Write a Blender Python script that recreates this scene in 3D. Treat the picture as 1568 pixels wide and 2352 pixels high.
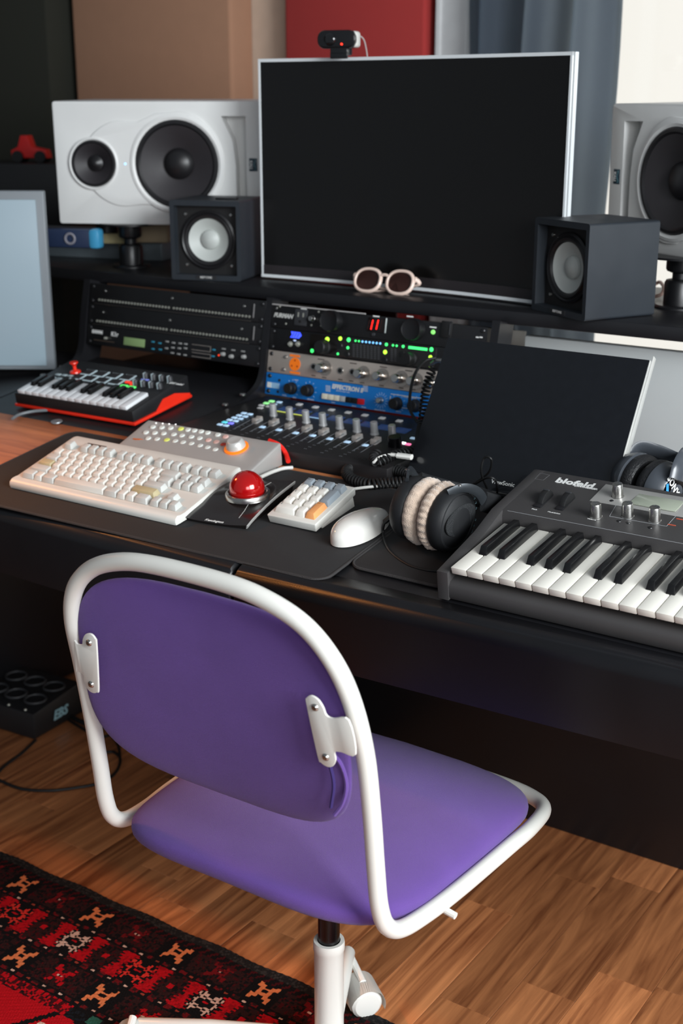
import bpy, bmesh, math, random
from mathutils import Matrix, Vector
random.seed(7)
PI = math.pi
SC = bpy.context.scene
for o in list(bpy.data.objects): bpy.data.objects.remove(o)
COL = SC.collection

# ------------------------------------------------------------------ camera, world, lights, exposure
F_PX, PITCH, YAW, CAM_Z = 3000.0, math.radians(17.5), math.radians(34.2), 1.36
cam = bpy.data.cameras.new('camera'); camo = bpy.data.objects.new('camera', cam); COL.objects.link(camo)
camo.location = (0, 0, CAM_Z); camo.rotation_euler = (PI/2 - PITCH, 0, YAW)
cam.sensor_fit = 'VERTICAL'; cam.sensor_height = 36.0; cam.lens = F_PX/2352*36
cam.clip_start = .05; cam.clip_end = 60
cam.dof.use_dof = True; cam.dof.focus_distance = 1.80; cam.dof.aperture_fstop = 5.0
SC.camera = camo
w = bpy.data.worlds.new('world'); SC.world = w; w.use_nodes = True
bg = w.node_tree.nodes['Background']; bg.inputs[0].default_value = (.80, .90, 1.0, 1); bg.inputs[1].default_value = .20
def area(name, loc, target, sx, sy, power, col):
    l = bpy.data.lights.new(name, 'AREA'); l.shape = 'RECTANGLE'; l.size = sx; l.size_y = sy; l.energy = power; l.color = col
    o = bpy.data.objects.new(name, l); COL.objects.link(o); o.location = loc
    o.rotation_euler = (Vector(target)-Vector(loc)).to_track_quat('-Z', 'Y').to_euler(); return o
area('side_window_light', (1.8, .60, 1.85), (-1.0, 1.55, .60), 1.5, 1.3, 150, (.92, .97, 1.0))
area('rear_window_light', (2.2, -1.9, 2.1), (-1.1, 1.6, .8), 1.8, 1.4, 52, (.97, .98, 1.0))
lamp_l = area('left_lamp_light', (-2.95, 1.22, 1.85), (-1.70, 1.33, .70), .12, .12, 1.0, (1.0, .36, .09)); lamp_l.data.spread = math.radians(34)
SC.view_settings.view_transform = 'Standard'; SC.view_settings.look = 'None'
SC.view_settings.gamma = 1.0; SC.view_settings.use_curve_mapping = False
SC.view_settings.exposure = 0.04

# ------------------------------------------------------------------ pixel -> place helpers
C0 = Vector((0, 0, CAM_Z))
FW = Vector((-math.sin(YAW)*math.cos(PITCH), math.cos(YAW)*math.cos(PITCH), -math.sin(PITCH)))
RT = Vector((math.cos(YAW), math.sin(YAW), 0)); UP = RT.cross(FW)
def ray(x, y): return FW + RT*((x-784)/F_PX) - UP*((y-1176)/F_PX)
def atz(x, y, z): d = ray(x, y); return C0 + d*((z-CAM_Z)/d.z)
def aty(x, y, yy): d = ray(x, y); return C0 + d*(yy/d.y)
def atx(x, y, xx): d = ray(x, y); return C0 + d*(xx/d.x)
def on(M, px, py, z0=0.0, slope=0.0):
    """point where the pixel's ray meets the plane z = z0 + slope*y of the frame M, in that frame"""
    Mi = M.inverted(); c = Mi @ C0; d = Mi.to_3x3() @ ray(px, py)
    t = (z0 + slope*c.y - c.z)/(d.z - slope*d.y); return c + d*t
TILT = math.radians(8)           # the worktop slopes towards the user
DESK = Matrix.Translation((0, 1.43, .72)) @ Matrix.Rotation(TILT, 4, 'X')
def dk(x, y, h=0.0, yaw=0.0): return DESK @ Matrix.Translation((x, y, h)) @ Matrix.Rotation(math.radians(yaw), 4, 'Z')
LEAN = math.radians(10)
RAX = Matrix(((1, 0, 0, 0), (0, math.sin(LEAN), -math.cos(LEAN), 0), (0, math.cos(LEAN), math.sin(LEAN), 0), (0, 0, 0, 1)))
RACK_R = Matrix.Translation((-1.577, 2.046, .7965)) @ RAX
RACK_L = Matrix.Translation((-2.074, 2.052, .8470)) @ RAX
def at(x, y, z, yaw=0.0): return Matrix.Translation((x, y, z)) @ Matrix.Rotation(math.radians(yaw), 4, 'Z')

# ------------------------------------------------------------------ materials
def lin(c):
    r = []
    for v in c:
        v /= 255.0
        r.append(v/12.92 if v <= .04045 else ((v+.055)/1.055)**2.4)
    return (r[0], r[1], r[2], 1)
MATS = {}
def mat(name, rgb, rough=.5, metal=0.0, var=.08, vs=25.0, bump=0.0, bs=300.0, coat=0.0, emit=0.0, sheen=0.0, ecol=None, trans=0.0, spec=.5, alpha=1.0):
    if name in MATS: return MATS[name]
    m = bpy.data.materials.new(name); m.use_nodes = True; nt = m.node_tree; N = nt.nodes; L = nt.links
    b = N['Principled BSDF']; b.inputs['Metallic'].default_value = metal; b.inputs['Coat Weight'].default_value = coat
    b.inputs['Coat Roughness'].default_value = .08; b.inputs['Sheen Weight'].default_value = sheen
    b.inputs['Transmission Weight'].default_value = trans; b.inputs['Specular IOR Level'].default_value = spec
    b.inputs['Alpha'].default_value = alpha
    tc = N.new('ShaderNodeTexCoord'); nz = N.new('ShaderNodeTexNoise'); nz.inputs['Scale'].default_value = vs
    nz.inputs['Detail'].default_value = 4; L.new(tc.outputs['Object'], nz.inputs['Vector'])
    c = lin(rgb); mx = N.new('ShaderNodeMixRGB')
    mx.inputs[1].default_value = (c[0]*(1-var), c[1]*(1-var), c[2]*(1-var), 1)
    mx.inputs[2].default_value = (min(1, c[0]*(1+var)), min(1, c[1]*(1+var)), min(1, c[2]*(1+var)), 1)
    L.new(nz.outputs['Fac'], mx.inputs[0]); L.new(mx.outputs[0], b.inputs['Base Color'])
    mr = N.new('ShaderNodeMapRange'); mr.inputs['To Min'].default_value = max(.02, rough-.07); mr.inputs['To Max'].default_value = min(1, rough+.07)
    L.new(nz.outputs['Fac'], mr.inputs['Value']); L.new(mr.outputs[0], b.inputs['Roughness'])
    if bump:
        n2 = N.new('ShaderNodeTexNoise'); n2.inputs['Scale'].default_value = bs; n2.inputs['Detail'].default_value = 3
        L.new(tc.outputs['Object'], n2.inputs['Vector'])
        bp = N.new('ShaderNodeBump'); bp.inputs['Strength'].default_value = bump; bp.inputs['Distance'].default_value = .002
        L.new(n2.outputs['Fac'], bp.inputs['Height']); L.new(bp.outputs[0], b.inputs['Normal'])
    if emit:
        b.inputs['Emission Color'].default_value = lin(ecol or rgb); b.inputs['Emission Strength'].default_value = emit
    MATS[name] = m; return m
def wood(name, c1, c2, axis='Y', rough=.4, scale=1.0, coat=.0, per_object=True):
    if name in MATS: return MATS[name]
    m = bpy.data.materials.new(name); m.use_nodes = True; nt = m.node_tree; N = nt.nodes; L = nt.links
    b = N['Principled BSDF']; tc = N.new('ShaderNodeTexCoord'); mp = N.new('ShaderNodeMapping')
    s = [34*scale]*3; s['XYZ'.index(axis)] = 2.2*scale; mp.inputs['Scale'].default_value = s
    oi = N.new('ShaderNodeObjectInfo'); ad = N.new('ShaderNodeVectorMath'); ad.operation = 'ADD'
    sc = N.new('ShaderNodeVectorMath'); sc.operation = 'SCALE'; sc.inputs[3].default_value = 40
    cb = N.new('ShaderNodeCombineXYZ')
    for i in range(3): L.new(oi.outputs['Random'], cb.inputs[i])
    L.new(cb.outputs[0], sc.inputs[0]); L.new(tc.outputs['Object'], mp.inputs['Vector'])
    L.new(mp.outputs[0], ad.inputs[0]); L.new(sc.outputs[0], ad.inputs[1])
    nz = N.new('ShaderNodeTexNoise'); nz.inputs['Scale'].default_value = 1.0; nz.inputs['Detail'].default_value = 7; nz.inputs['Distortion'].default_value = 1.3
    nz.inputs['Roughness'].default_value = .62
    L.new(ad.outputs[0], nz.inputs['Vector'])
    rp = N.new('ShaderNodeValToRGB'); e = rp.color_ramp.elements
    e[0].position = .30; e[0].color = lin(c1); e[1].position = .70; e[1].color = lin(c2)
    L.new(nz.outputs['Fac'], rp.inputs[0])
    hs = N.new('ShaderNodeHueSaturation'); mr = N.new('ShaderNodeMapRange'); mr.inputs['To Min'].default_value = .62 if per_object else 1.0; mr.inputs['To Max'].default_value = 1.15 if per_object else 1.0
    L.new(oi.outputs['Random'], mr.inputs[0]); L.new(mr.outputs[0], hs.inputs['Value']); L.new(rp.outputs[0], hs.inputs['Color'])
    L.new(hs.outputs[0], b.inputs['Base Color'])
    b.inputs['Roughness'].default_value = rough; b.inputs['Coat Weight'].default_value = coat; b.inputs['Coat Roughness'].default_value = .25
    bp = N.new('ShaderNodeBump'); bp.inputs['Strength'].default_value = .25; bp.inputs['Distance'].default_value = .001
    L.new(nz.outputs['Fac'], bp.inputs['Height']); L.new(bp.outputs[0], b.inputs['Normal'])
    MATS[name] = m; return m

# ------------------------------------------------------------------ mesh helpers
def B(): return bmesh.new()
def box(bm, c, s, bev=0.0, seg=2, M=None):
    r = bmesh.ops.create_cube(bm, size=1.0, matrix=Matrix.Translation(c) @ Matrix.Diagonal((s[0], s[1], s[2], 1)))
    vs = r['verts']
    if bev:
        es = list({e for v in vs for e in v.link_edges})
        rr = bmesh.ops.bevel(bm, geom=es, offset=min(bev, min(s)*.49), segments=seg, profile=.5, affect='EDGES', clamp_overlap=True)
        vs = list({v for f in rr['faces'] for v in f.verts} | {v for v in vs if v.is_valid})
    if M is not None: bmesh.ops.transform(bm, matrix=M, verts=vs)
    return vs
def quadbox(bm, bot, top, bev=0.0, seg=2):
    """eight-corner block: four bottom corners, four top corners (same winding, seen from above counter-clockwise)"""
    a = [bm.verts.new(p) for p in bot]; b = [bm.verts.new(p) for p in top]
    bm.faces.new(a[::-1]); bm.faces.new(b)
    for i in range(4): bm.faces.new((a[i], a[(i+1) % 4], b[(i+1) % 4], b[i]))
    if bev:
        es = list({e for v in a+b for e in v.link_edges})
        bmesh.ops.bevel(bm, geom=es, offset=bev, segments=seg, profile=.5, affect='EDGES', clamp_overlap=True)
def cyl(bm, p0, p1, r0, r1=None, n=24, bev=0.0):
    p0, p1 = Vector(p0), Vector(p1); r1 = r0 if r1 is None else r1; d = p1-p0
    M = Matrix.Translation((p0+p1)/2) @ d.to_track_quat('Z', 'Y').to_matrix().to_4x4()
    r = bmesh.ops.create_cone(bm, cap_ends=True, segments=n, radius1=r0, radius2=r1, depth=d.length, matrix=M)
    if bev:
        dn = d.normalized(); es = [e for e in {e for v in r['verts'] for e in v.link_edges} if abs((e.verts[0].co-e.verts[1].co).normalized().dot(dn)) < .3]
        bmesh.ops.bevel(bm, geom=es, offset=bev, segments=2, profile=.5, affect='EDGES', clamp_overlap=True)
def ell(bm, c, r, M=None, u=20, v=12):
    X = Matrix.Translation(c) @ Matrix.Diagonal((r[0], r[1], r[2], 1))
    if M is not None: X = M @ X
    bmesh.ops.create_uvsphere(bm, u_segments=u, v_segments=v, radius=1.0, matrix=X)
def lathe(bm, prof, n=32, M=None, close=False):
    """profile of (radius, height) turned about z"""
    M = M or Matrix.Identity(4); rings = []
    for r, z in prof:
        if r < 1e-6: rings.append([bm.verts.new(M @ Vector((0, 0, z)))])
        else: rings.append([bm.verts.new(M @ Vector((r*math.cos(2*PI*i/n), r*math.sin(2*PI*i/n), z))) for i in range(n)])
    for a, b in zip(rings, rings[1:]):
        for i in range(n):
            j = (i+1) % n
            if len(a) == 1 and len(b) == 1: continue
            if len(a) == 1: bm.faces.new((a[0], b[i], b[j]))
            elif len(b) == 1: bm.faces.new((a[i], a[j], b[0]))
            else: bm.faces.new((a[i], a[j], b[j], b[i]))
    bmesh.ops.recalc_face_normals(bm, faces=bm.faces)
def smoothpath(pts, per=8, closed=False):
    P = [Vector(p) for p in pts]; out = []; n = len(P)
    rng = range(n) if closed else range(n-1)
    for i in rng:
        p1, p2 = P[i], P[(i+1) % n]
        p0 = P[(i-1) % n] if (closed or i > 0) else p1*2-p2
        p3 = P[(i+2) % n] if (closed or i+2 < n) else p2*2-p1
        for k in range(per):
            t = k/per; out.append(.5*((2*p1)+(p2-p0)*t+(2*p0-5*p1+4*p2-p3)*t*t+(-p0+3*p1-3*p2+p3)*t**3))
    if not closed: out.append(P[-1])
    return out
def tube(bm, pts, r, n=10, closed=False, flat=None):
    """sweep a round (or flat=(a,b) elliptical) section along points"""
    P = [Vector(p) for p in pts]; m = len(P); rings = []; nrm = None
    for i in range(m):
        a = P[(i-1) % m] if (closed or i > 0) else P[i]; b = P[(i+1) % m] if (closed or i < m-1) else P[i]
        t = (b-a)
        if t.length < 1e-9: t = Vector((0, 0, 1))
        t.normalize()
        if nrm is None:
            nrm = t.orthogonal().normalized() if abs(t.z) > .9 else Vector((0, 0, 1)).cross(t).normalized()
        nrm = (nrm - t*nrm.dot(t))
        if nrm.length < 1e-6: nrm = t.orthogonal()
        nrm.normalize(); bn = t.cross(nrm); rr = r[i] if isinstance(r, (list, tuple)) else r
        fa, fb = flat if flat else (1, 1)
        rings.append([bm.verts.new(P[i] + nrm*(rr*fa*math.cos(2*PI*k/n)) + bn*(rr*fb*math.sin(2*PI*k/n))) for k in range(n)])
    pairs = list(zip(rings, rings[1:])) + ([(rings[-1], rings[0])] if closed else [])
    for a, b in pairs:
        for k in range(n): bm.faces.new((a[k], a[(k+1) % n], b[(k+1) % n], b[k]))
    if not closed: bm.faces.new(rings[0][::-1]); bm.faces.new(rings[-1])
def prism(bm, poly, z0, z1, bev=0.0, M=None, seg=2):
    a = [bm.verts.new((p[0], p[1], z0)) for p in poly]; b = [bm.verts.new((p[0], p[1], z1)) for p in poly]; n = len(poly)
    fs = [bm.faces.new(a[::-1]), bm.faces.new(b)]
    for i in range(n): fs.append(bm.faces.new((a[i], a[(i+1) % n], b[(i+1) % n], b[i])))
    bmesh.ops.recalc_face_normals(bm, faces=fs); vs = a+b
    if bev:
        es = list(set(fs[0].edges) | set(fs[1].edges))
        rr = bmesh.ops.bevel(bm, geom=es, offset=bev, segments=seg, profile=.5, affect='EDGES', clamp_overlap=True)
        vs = list({v for f in rr['faces'] for v in f.verts} | {v for v in vs if v.is_valid})
    if M is not None: bmesh.ops.transform(bm, matrix=M, verts=vs)
def grid(bm, f, nu, nv, cu=False):
    V = [[bm.verts.new(f(i/nu, j/nv)) for j in range(nv+1)] for i in range(nu if cu else nu+1)]
    for i in range(nu):
        a = V[i]; b = V[(i+1) % len(V)]
        for j in range(nv): bm.faces.new((a[j], b[j], b[j+1], a[j+1]))
    return V
def roundrect(w, h, r, n=5, cx=0.0, cy=0.0):
    out = []
    for sx, sy, a0 in ((1, 1, 0), (-1, 1, 90), (-1, -1, 180), (1, -1, 270)):
        for k in range(n+1):
            a = math.radians(a0+90*k/n); out.append((cx+sx*(w/2-r)+r*math.cos(a), cy+sy*(h/2-r)+r*math.sin(a)))
    return out
def coil(pts, R, pitch, per=10):
    """helix of radius R wound about a path"""
    P = smoothpath(pts, 12); out = []; ang = 0.0; nrm = None
    for a, b in zip(P, P[1:]):
        d = b-a; ln = d.length
        if ln < 1e-7: continue
        t = d.normalized()
        if nrm is None: nrm = t.orthogonal().normalized()
        nrm = (nrm-t*nrm.dot(t)).normalized(); bn = t.cross(nrm)
        k = max(1, int(ln/pitch*per+.5))
        for i in range(k):
            out.append(a+d*(i/k)+nrm*(R*math.cos(ang))+bn*(R*math.sin(ang))); ang += 2*PI*(ln/k)/pitch
    return out

def finish(name, bm, m, parent=None, M=None, ang=35, flat=False):
    bmesh.ops.recalc_face_normals(bm, faces=bm.faces)
    me = bpy.data.meshes.new(name); bm.to_mesh(me); bm.free()
    if not flat:
        me.polygons.foreach_set('use_smooth', [True]*len(me.polygons)); me.set_sharp_from_angle(angle=math.radians(ang))
    me.materials.append(m)
    return inst(name, me, parent, M)
def inst(name, me, parent=None, M=None):
    o = bpy.data.objects.new(name, me); COL.objects.link(o)
    if parent: o.parent = parent
    if M is not None: o.matrix_basis = M
    return o
def tag(o, label, cat, group=None):
    o['label'] = label; o['category'] = cat
    if group: o['group'] = group
    return o
def struct(o): o['kind'] = 'structure'; return o
def thing(name, label, cat, M, group=None):
    o = bpy.data.objects.new(name, None); COL.objects.link(o); o.empty_display_size = .05; o.matrix_basis = M
    return tag(o, label, cat, group)
TXT = {}
def text(name, s, size, m, parent, M, depth=.0003, shear=0.0, bold=0.0, align='CENTER', space=1.0, squash=1.0):
    key = (s, size, depth, shear, bold, align, space, m.name)
    if key not in TXT:
        cu = bpy.data.curves.new(name, 'FONT'); cu.body = s; cu.size = size; cu.extrude = depth; cu.shear = shear; cu.offset = bold
        cu.align_x = align; cu.align_y = 'CENTER'; cu.space_character = space; cu.resolution_u = 2
        t = bpy.data.objects.new('t', cu); COL.objects.link(t)
        me = bpy.data.meshes.new_from_object(t.evaluated_get(bpy.context.evaluated_depsgraph_get())); me.name = name
        bpy.data.objects.remove(t); bpy.data.curves.remove(cu); me.materials.clear(); me.materials.append(m); TXT[key] = me
    return inst(name, TXT[key], parent, M @ Matrix.Diagonal((squash, 1, 1, 1)) if squash != 1 else M)
def T(x, y, z=0.0): return Matrix.Translation((x, y, z))
def RX(a): return Matrix.Rotation(math.radians(a), 4, 'X')
def RY(a): return Matrix.Rotation(math.radians(a), 4, 'Y')
def RZ(a): return Matrix.Rotation(math.radians(a), 4, 'Z')

def cut(o, cutters):
    """subtract meshes from an object, leaving a plain mesh"""
    for bmc in cutters:
        bmesh.ops.recalc_face_normals(bmc, faces=bmc.faces)
        me = bpy.data.meshes.new('c'); bmc.to_mesh(me); bmc.free(); c = bpy.data.objects.new('c', me); COL.objects.link(c)
        c.parent = o.parent; md = o.modifiers.new('b', 'BOOLEAN'); md.operation = 'DIFFERENCE'; md.object = c; md.solver = 'EXACT'
        bpy.context.view_layer.update()
        nm = bpy.data.meshes.new_from_object(o.evaluated_get(bpy.context.evaluated_depsgraph_get()))
        o.modifiers.clear(); o.data = nm; bpy.data.objects.remove(c)
    nm.polygons.foreach_set('use_smooth', [True]*len(nm.polygons)); nm.set_sharp_from_angle(angle=math.radians(35))
    return o

# common materials
BLK = mat('black_plastic', (24, 24, 26), .42)
DKG = mat('dark_grey_plastic', (52, 53, 56), .5)
WHT = mat('white_enamel', (224, 222, 215), .32, var=.02)
STEEL = mat('brushed_steel', (190, 188, 184), .28, 1.0, var=.05, vs=90)
DSTEEL = mat('dark_steel', (60, 60, 62), .3, 1.0)
RUB = mat('black_rubber', (17, 17, 18), .55, var=.15)
WINK = mat('white_print', (225, 225, 222), .6, var=.02)
# ------------------------------------------------------------------ room: floor, walls, window
FLOOR = mat('floor_base', (70, 38, 22), .6)
bm = B(); box(bm, (-1.2, 1.2, -.02), (5.6, 5.2, .03)); fl = struct(finish('floor', bm, FLOOR))
PLK = wood('laminate_strip', (122, 66, 38), (226, 148, 94), 'Y', .30, coat=.3)
PW = .0925; random.seed(11); plank_mesh = {}
i = 0
for ci in range(34):
    x = -2.66 + ci*PW; y = .78 - random.random()*.4
    while y < 2.95:
        ln = random.choice((.30, .36, .42, .50)); k = ln
        if k not in plank_mesh:
            bm = B(); box(bm, (0, 0, 0), (PW-.0006, ln-.0006, .006), .0004, 1)
            o = finish('plank', bm, PLK, fl); plank_mesh[k] = o.data; o.matrix_basis = T(x, y+ln/2, -.003)
        else: inst('plank', plank_mesh[k], fl, T(x, y+ln/2, -.003))
        y += ln
WALLY = 3.05
WALL = mat('cream_wall', (214, 192, 172), .85, bump=.1)
DARKW = mat('dark_green_black_wall', (38, 38, 30), .9)
bm = B(); box(bm, (-2.55, WALLY+.05, 1.3), (2.62-.42, .1, 2.7)); struct(finish('wall_back', bm, WALL))
bm = B(); box(bm, (-4.1, 1.6, 1.3), (.1, 4.0, 2.7)); struct(finish('wall_left', bm, DARKW))
bm = B(); box(bm, (.1, WALLY+.05, .33), (3.1, .1, .70)); struct(finish('wall_sill', bm, WALL))
# dark acoustic absorber in the left corner
bm = B(); box(bm, (-3.55, 2.93, 1.35), (1.12, .12, 2.6), .01)
tag(finish('acoustic_absorber', bm, mat('dark_absorber_cloth', (34, 35, 27), .95, bump=.3, bs=900)), 'near-black green fabric wall panel in the shadowed left corner', 'wall panel')
bm = B(); box(bm, (-2.667, 3.0, 1.4), (.60, .10, 2.5), .012, 3)
tag(finish('acoustic_absorber', bm, mat('tan_panel_cloth', (170, 127, 101), .95, bump=.35, bs=1200, var=.05)), 'tan brown fabric acoustic panel behind the left white speaker', 'wall panel')
bm = B(); box(bm, (-1.985, 3.01, 1.4), (.435, .08, 2.5), .01, 3)
tag(finish('acoustic_absorber', bm, mat('red_panel_cloth', (166, 50, 48), .95, bump=.35, bs=1200, var=.05)), 'deep red fabric acoustic panel behind the webcam', 'wall panel')
bm = B(); box(bm, (-1.70, 3.015, 1.4), (.085, .07, 2.7), .004); box(bm, (-1.735, 2.985, 1.4), (.015, .02, 2.7), .003)
struct(finish('trim_1', bm, mat('white_trim', (226, 226, 226), .5)))
# window with bright daylight outside
wn = struct(finish('window_1', (lambda b: (box(b, (-1.59, 3.06, 1.65), (.07, .08, 2.0), .004), box(b, (.9, 3.06, 1.65), (.07, .08, 2.0), .004), box(b, (-.35, 3.06, .705), (2.5, .12, .05), .004), box(b, (-.35, 3.06, 2.62), (2.5, .08, .07), .004), b)[-1])(B()), mat('window_frame_white', (230, 230, 228), .4)))
gm = bpy.data.materials.new('window_glass'); gm.use_nodes = True; MATS['window_glass'] = gm
nt = gm.node_tree; g = nt.nodes.new('ShaderNodeBsdfGlossy'); g.inputs['Roughness'].default_value = .02; tr = nt.nodes.new('ShaderNodeBsdfTransparent')
mxs = nt.nodes.new('ShaderNodeMixShader'); fz = nt.nodes.new('ShaderNodeFresnel'); nt.links.new(fz.outputs[0], mxs.inputs[0]); nt.links.new(tr.outputs[0], mxs.inputs[1]); nt.links.new(g.outputs[0], mxs.inputs[2])
nt.links.new(mxs.outputs[0], nt.nodes['Material Output'].inputs['Surface'])
bm = B(); box(bm, (-.35, 3.07, 1.655), (2.42, .006, 1.86)); finish('pane', bm, gm, wn)
bm = B(); box(bm, (-.2, 4.3, 1.75), (6.0, .02, 3.9))
tag(finish('bright_sky', bm, mat('daylight_haze', (120, 120, 118), 1.0, var=.01, emit=.93, ecol=(250, 248, 240))), 'blown-out white daylight outside the window', 'daylight')
# curtain: folded cloth
CURT = mat('dark_blue_curtain', (66, 74, 84), .85, var=.1, bump=.1, bs=500)
nt = CURT.node_tree; bb = nt.nodes['Principled BSDF']; trl = nt.nodes.new('ShaderNodeBsdfTranslucent'); trl.inputs[0].default_value = lin((186, 202, 216))
mx2 = nt.nodes.new('ShaderNodeMixShader'); mx2.inputs[0].default_value = .42
nt.links.new(bb.outputs[0], mx2.inputs[1]); nt.links.new(trl.outputs[0], mx2.inputs[2]); nt.links.new(mx2.outputs[0], nt.nodes['Material Output'].inputs['Surface'])
def curt(u, v):
    x = -1.625+u*.375; z = .62+v*2.05
    return Vector((x + .012*math.sin(9*v+4*u), 2.93+.038*math.sin(u*2*PI*3.3+.5)+.012*math.sin(u*2*PI*7+2+v*1.5)-.02*u, z))
bm = B(); grid(bm, curt, 90, 24)
tag(finish('curtain', bm, CURT, ang=80), 'slate blue gathered curtain at the left edge of the window', 'curtain')

# ------------------------------------------------------------------ rug with woven pattern (colour per knot cell)
rm = bpy.data.materials.new('rug_wool'); rm.use_nodes = True; MATS['rug_wool'] = rm
nt = rm.node_tree; at_ = nt.nodes.new('ShaderNodeVertexColor'); at_.layer_name = 'Col'
nt.links.new(at_.outputs[0], nt.nodes['Principled BSDF'].inputs['Base Color']); nt.nodes['Principled BSDF'].inputs['Roughness'].default_value = .95
nt.nodes['Principled BSDF'].inputs['Sheen Weight'].default_value = .0; nt.nodes['Principled BSDF'].inputs['Specular IOR Level'].default_value = .15
nz = nt.nodes.new('ShaderNodeTexNoise'); nz.inputs['Scale'].default_value = 700; tcn = nt.nodes.new('ShaderNodeTexCoord'); nt.links.new(tcn.outputs['Object'], nz.inputs['Vector'])
bpn = nt.nodes.new('ShaderNodeBump'); bpn.inputs['Strength'].default_value = .8; bpn.inputs['Distance'].default_value = .004
nt.links.new(nz.outputs['Fac'], bpn.inputs['Height']); nt.links.new(bpn.outputs[0], nt.nodes['Principled BSDF'].inputs['Normal'])
K, DR, RD, BR, ORG, CRM, BRN, GRN = (13, 11, 13), (66, 8, 14), (182, 8, 22), (215, 50, 40), (222, 126, 78), (214, 176, 158), (44, 20, 20), (44, 96, 80)
XF = ["X....X", "XX..XX", ".XXXX.", ".X..X.", ".XXXX.", "XX..XX", "X....X"]
FLK = ["..X.....X..", "X.XX...XX.X", ".XX.XXX.XX.", "..XX...XX..", ".X.......X.", "XX..ooo..XX", ".X.......X.", "..XX...XX..", ".XX.XXX.XX.", "X.XX...XX.X", "..X.....X.."]
def stamp(p, x, y, cell):
    h = len(p); wd = len(p[0]); i = int(math.floor(x/cell+wd/2)); j = int(math.floor(y/cell+h/2))
    return p[j][i] if 0 <= i < wd and 0 <= j < h else '.'
def hsh(a, b): return (math.sin(a*127.1+b*311.7)*43758.5453) % 1.0
def rugcol(x, s):
    n = hsh(round(x*250), round(s*250))
    def alt(a, b, p): return a if n < p else b
    if s < .018: return alt((30, 28, 28), (50, 46, 44), .7)
    if s < .034:   # slanted ticks
        return DR if ((x*60+s*40) % 1.0) < .35 else K
    for row, (s0, x0) in enumerate(((.052, -1.6283), (.203, -1.4744))):
        if abs(s-s0) < .026:
            u = (x-x0+.0905) % .181-.0905; c = stamp(XF, u, s-s0, .0068)
            if c == 'X': return ORG
            if abs(u) < .032 and abs(s-s0) < .027 and abs(u) < .05: return K
            u2 = (x-x0+.0905+.0905) % .181-.0905; c = stamp(XF, u2, s-s0, .0062)
            if c == 'X': return alt(RD if row else (110, 14, 20), DR, .75)
            if abs(u2) < .006 and abs(s-s0) < .005: return CRM if n < .5 else K
            return BRN if n < .55 else (K if n < .85 else DR)
    for a, b in ((.080, .094), (.157, .172), (.230, .245)):      # narrow guard bands
        if a <= s < b:
            u = (x % .036); m_ = (a+b)/2
            if abs(s-a) < .0025 or abs(s-b) < .003: return K
            if abs(u-.018) < .0042 and abs(s-m_) < .0019: return CRM if hsh(math.floor(x/.036), a) < .7 else (150, 60, 44)
            if abs(u-.018) < .011 and abs(s-m_) < .005: return K
            return alt((104, 14, 20), BRN, .6)
    if .094 <= s < .157:
        sm = .1255; u = (x+1.4307+.0355) % .142-.0355    # flake at 0, dark medallion at .071
        c = stamp(FLK, u, s-sm, .0044); ix = int(math.floor((x+1.4307+.0355)/.142)) % 2
        if c == 'X': return (CRM if ix == 0 else BR)
        if c == 'o': return RD
        jag = .003*(1 if int((s*250)) % 2 else -1)
        if abs(u) + .35*abs(s-sm) < .030+jag: return K
        v = u-.071
        if abs(v) + .3*abs(s-sm) < .027+jag:
            if abs(v) < .005 and abs(s-sm) < .005: return RD
            return alt(BRN, K, .55) if n < .85 else DR
        return alt(RD, (150, 6, 18), .7)
    if s < .230: return alt(K, BRN, .5) if n < .8 else DR
    if s < .27:
        u = (x+1.41) % .30-.15
        if abs(u) < .012 and s < .262: return GRN
        if abs(u) < .05: return alt(K, (20, 24, 30), .6)
        return alt(DR, K, .5) if n < .6 else RD
    u = (x+1.41) % .22-.11
    if abs(abs(u)-(s-.27)*.6-.02) < .006: return K
    if s > .30 and abs(u) < .03: return CRM
    return RD
cell = .0036; X0, X1, S1 = -2.25, -.35, .46; nx = int((X1-X0)/cell); ny = int(S1/cell)
vs = []; fs = []
for j in range(ny+1):
    for i_ in range(nx+1):
        xx = X0+i_*cell; s = j*cell; yy = 1.425-s+.006*math.sin((xx+1.7)*2.2)+.002*math.sin(xx*40)*(1 if s < .02 else 0)
        vs.append((xx, yy, .008+.0006*math.sin(i_*1.7+j*2.3)))
for j in range(ny):
    for i_ in range(nx): a = j*(nx+1)+i_; fs.append((a, a+nx+1, a+nx+2, a+1))
nv = len(vs)
for i_ in range(nx+1): vs.append((vs[i_][0], vs[i_][1]+.003, .0005))
for i_ in range(nx): fs.append((i_, i_+1, nv+i_+1, nv+i_))
me = bpy.data.meshes.new('rug'); me.from_pydata(vs, [], fs); me.materials.append(rm)
ca = me.color_attributes.new('Col', 'BYTE_COLOR', 'CORNER'); buf = []
for k, f in enumerate(fs):
    if k < nx*ny: c = lin(rugcol(X0+(k % nx+.5)*cell, (k//nx+.5)*cell))
    else: c = lin((26, 24, 24))
    buf.extend(c*4)
ca.data.foreach_set('color', buf); 
tag(inst('rug', me), 'dark red and black patterned wool rug with orange stars on the floor', 'rug')
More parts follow.
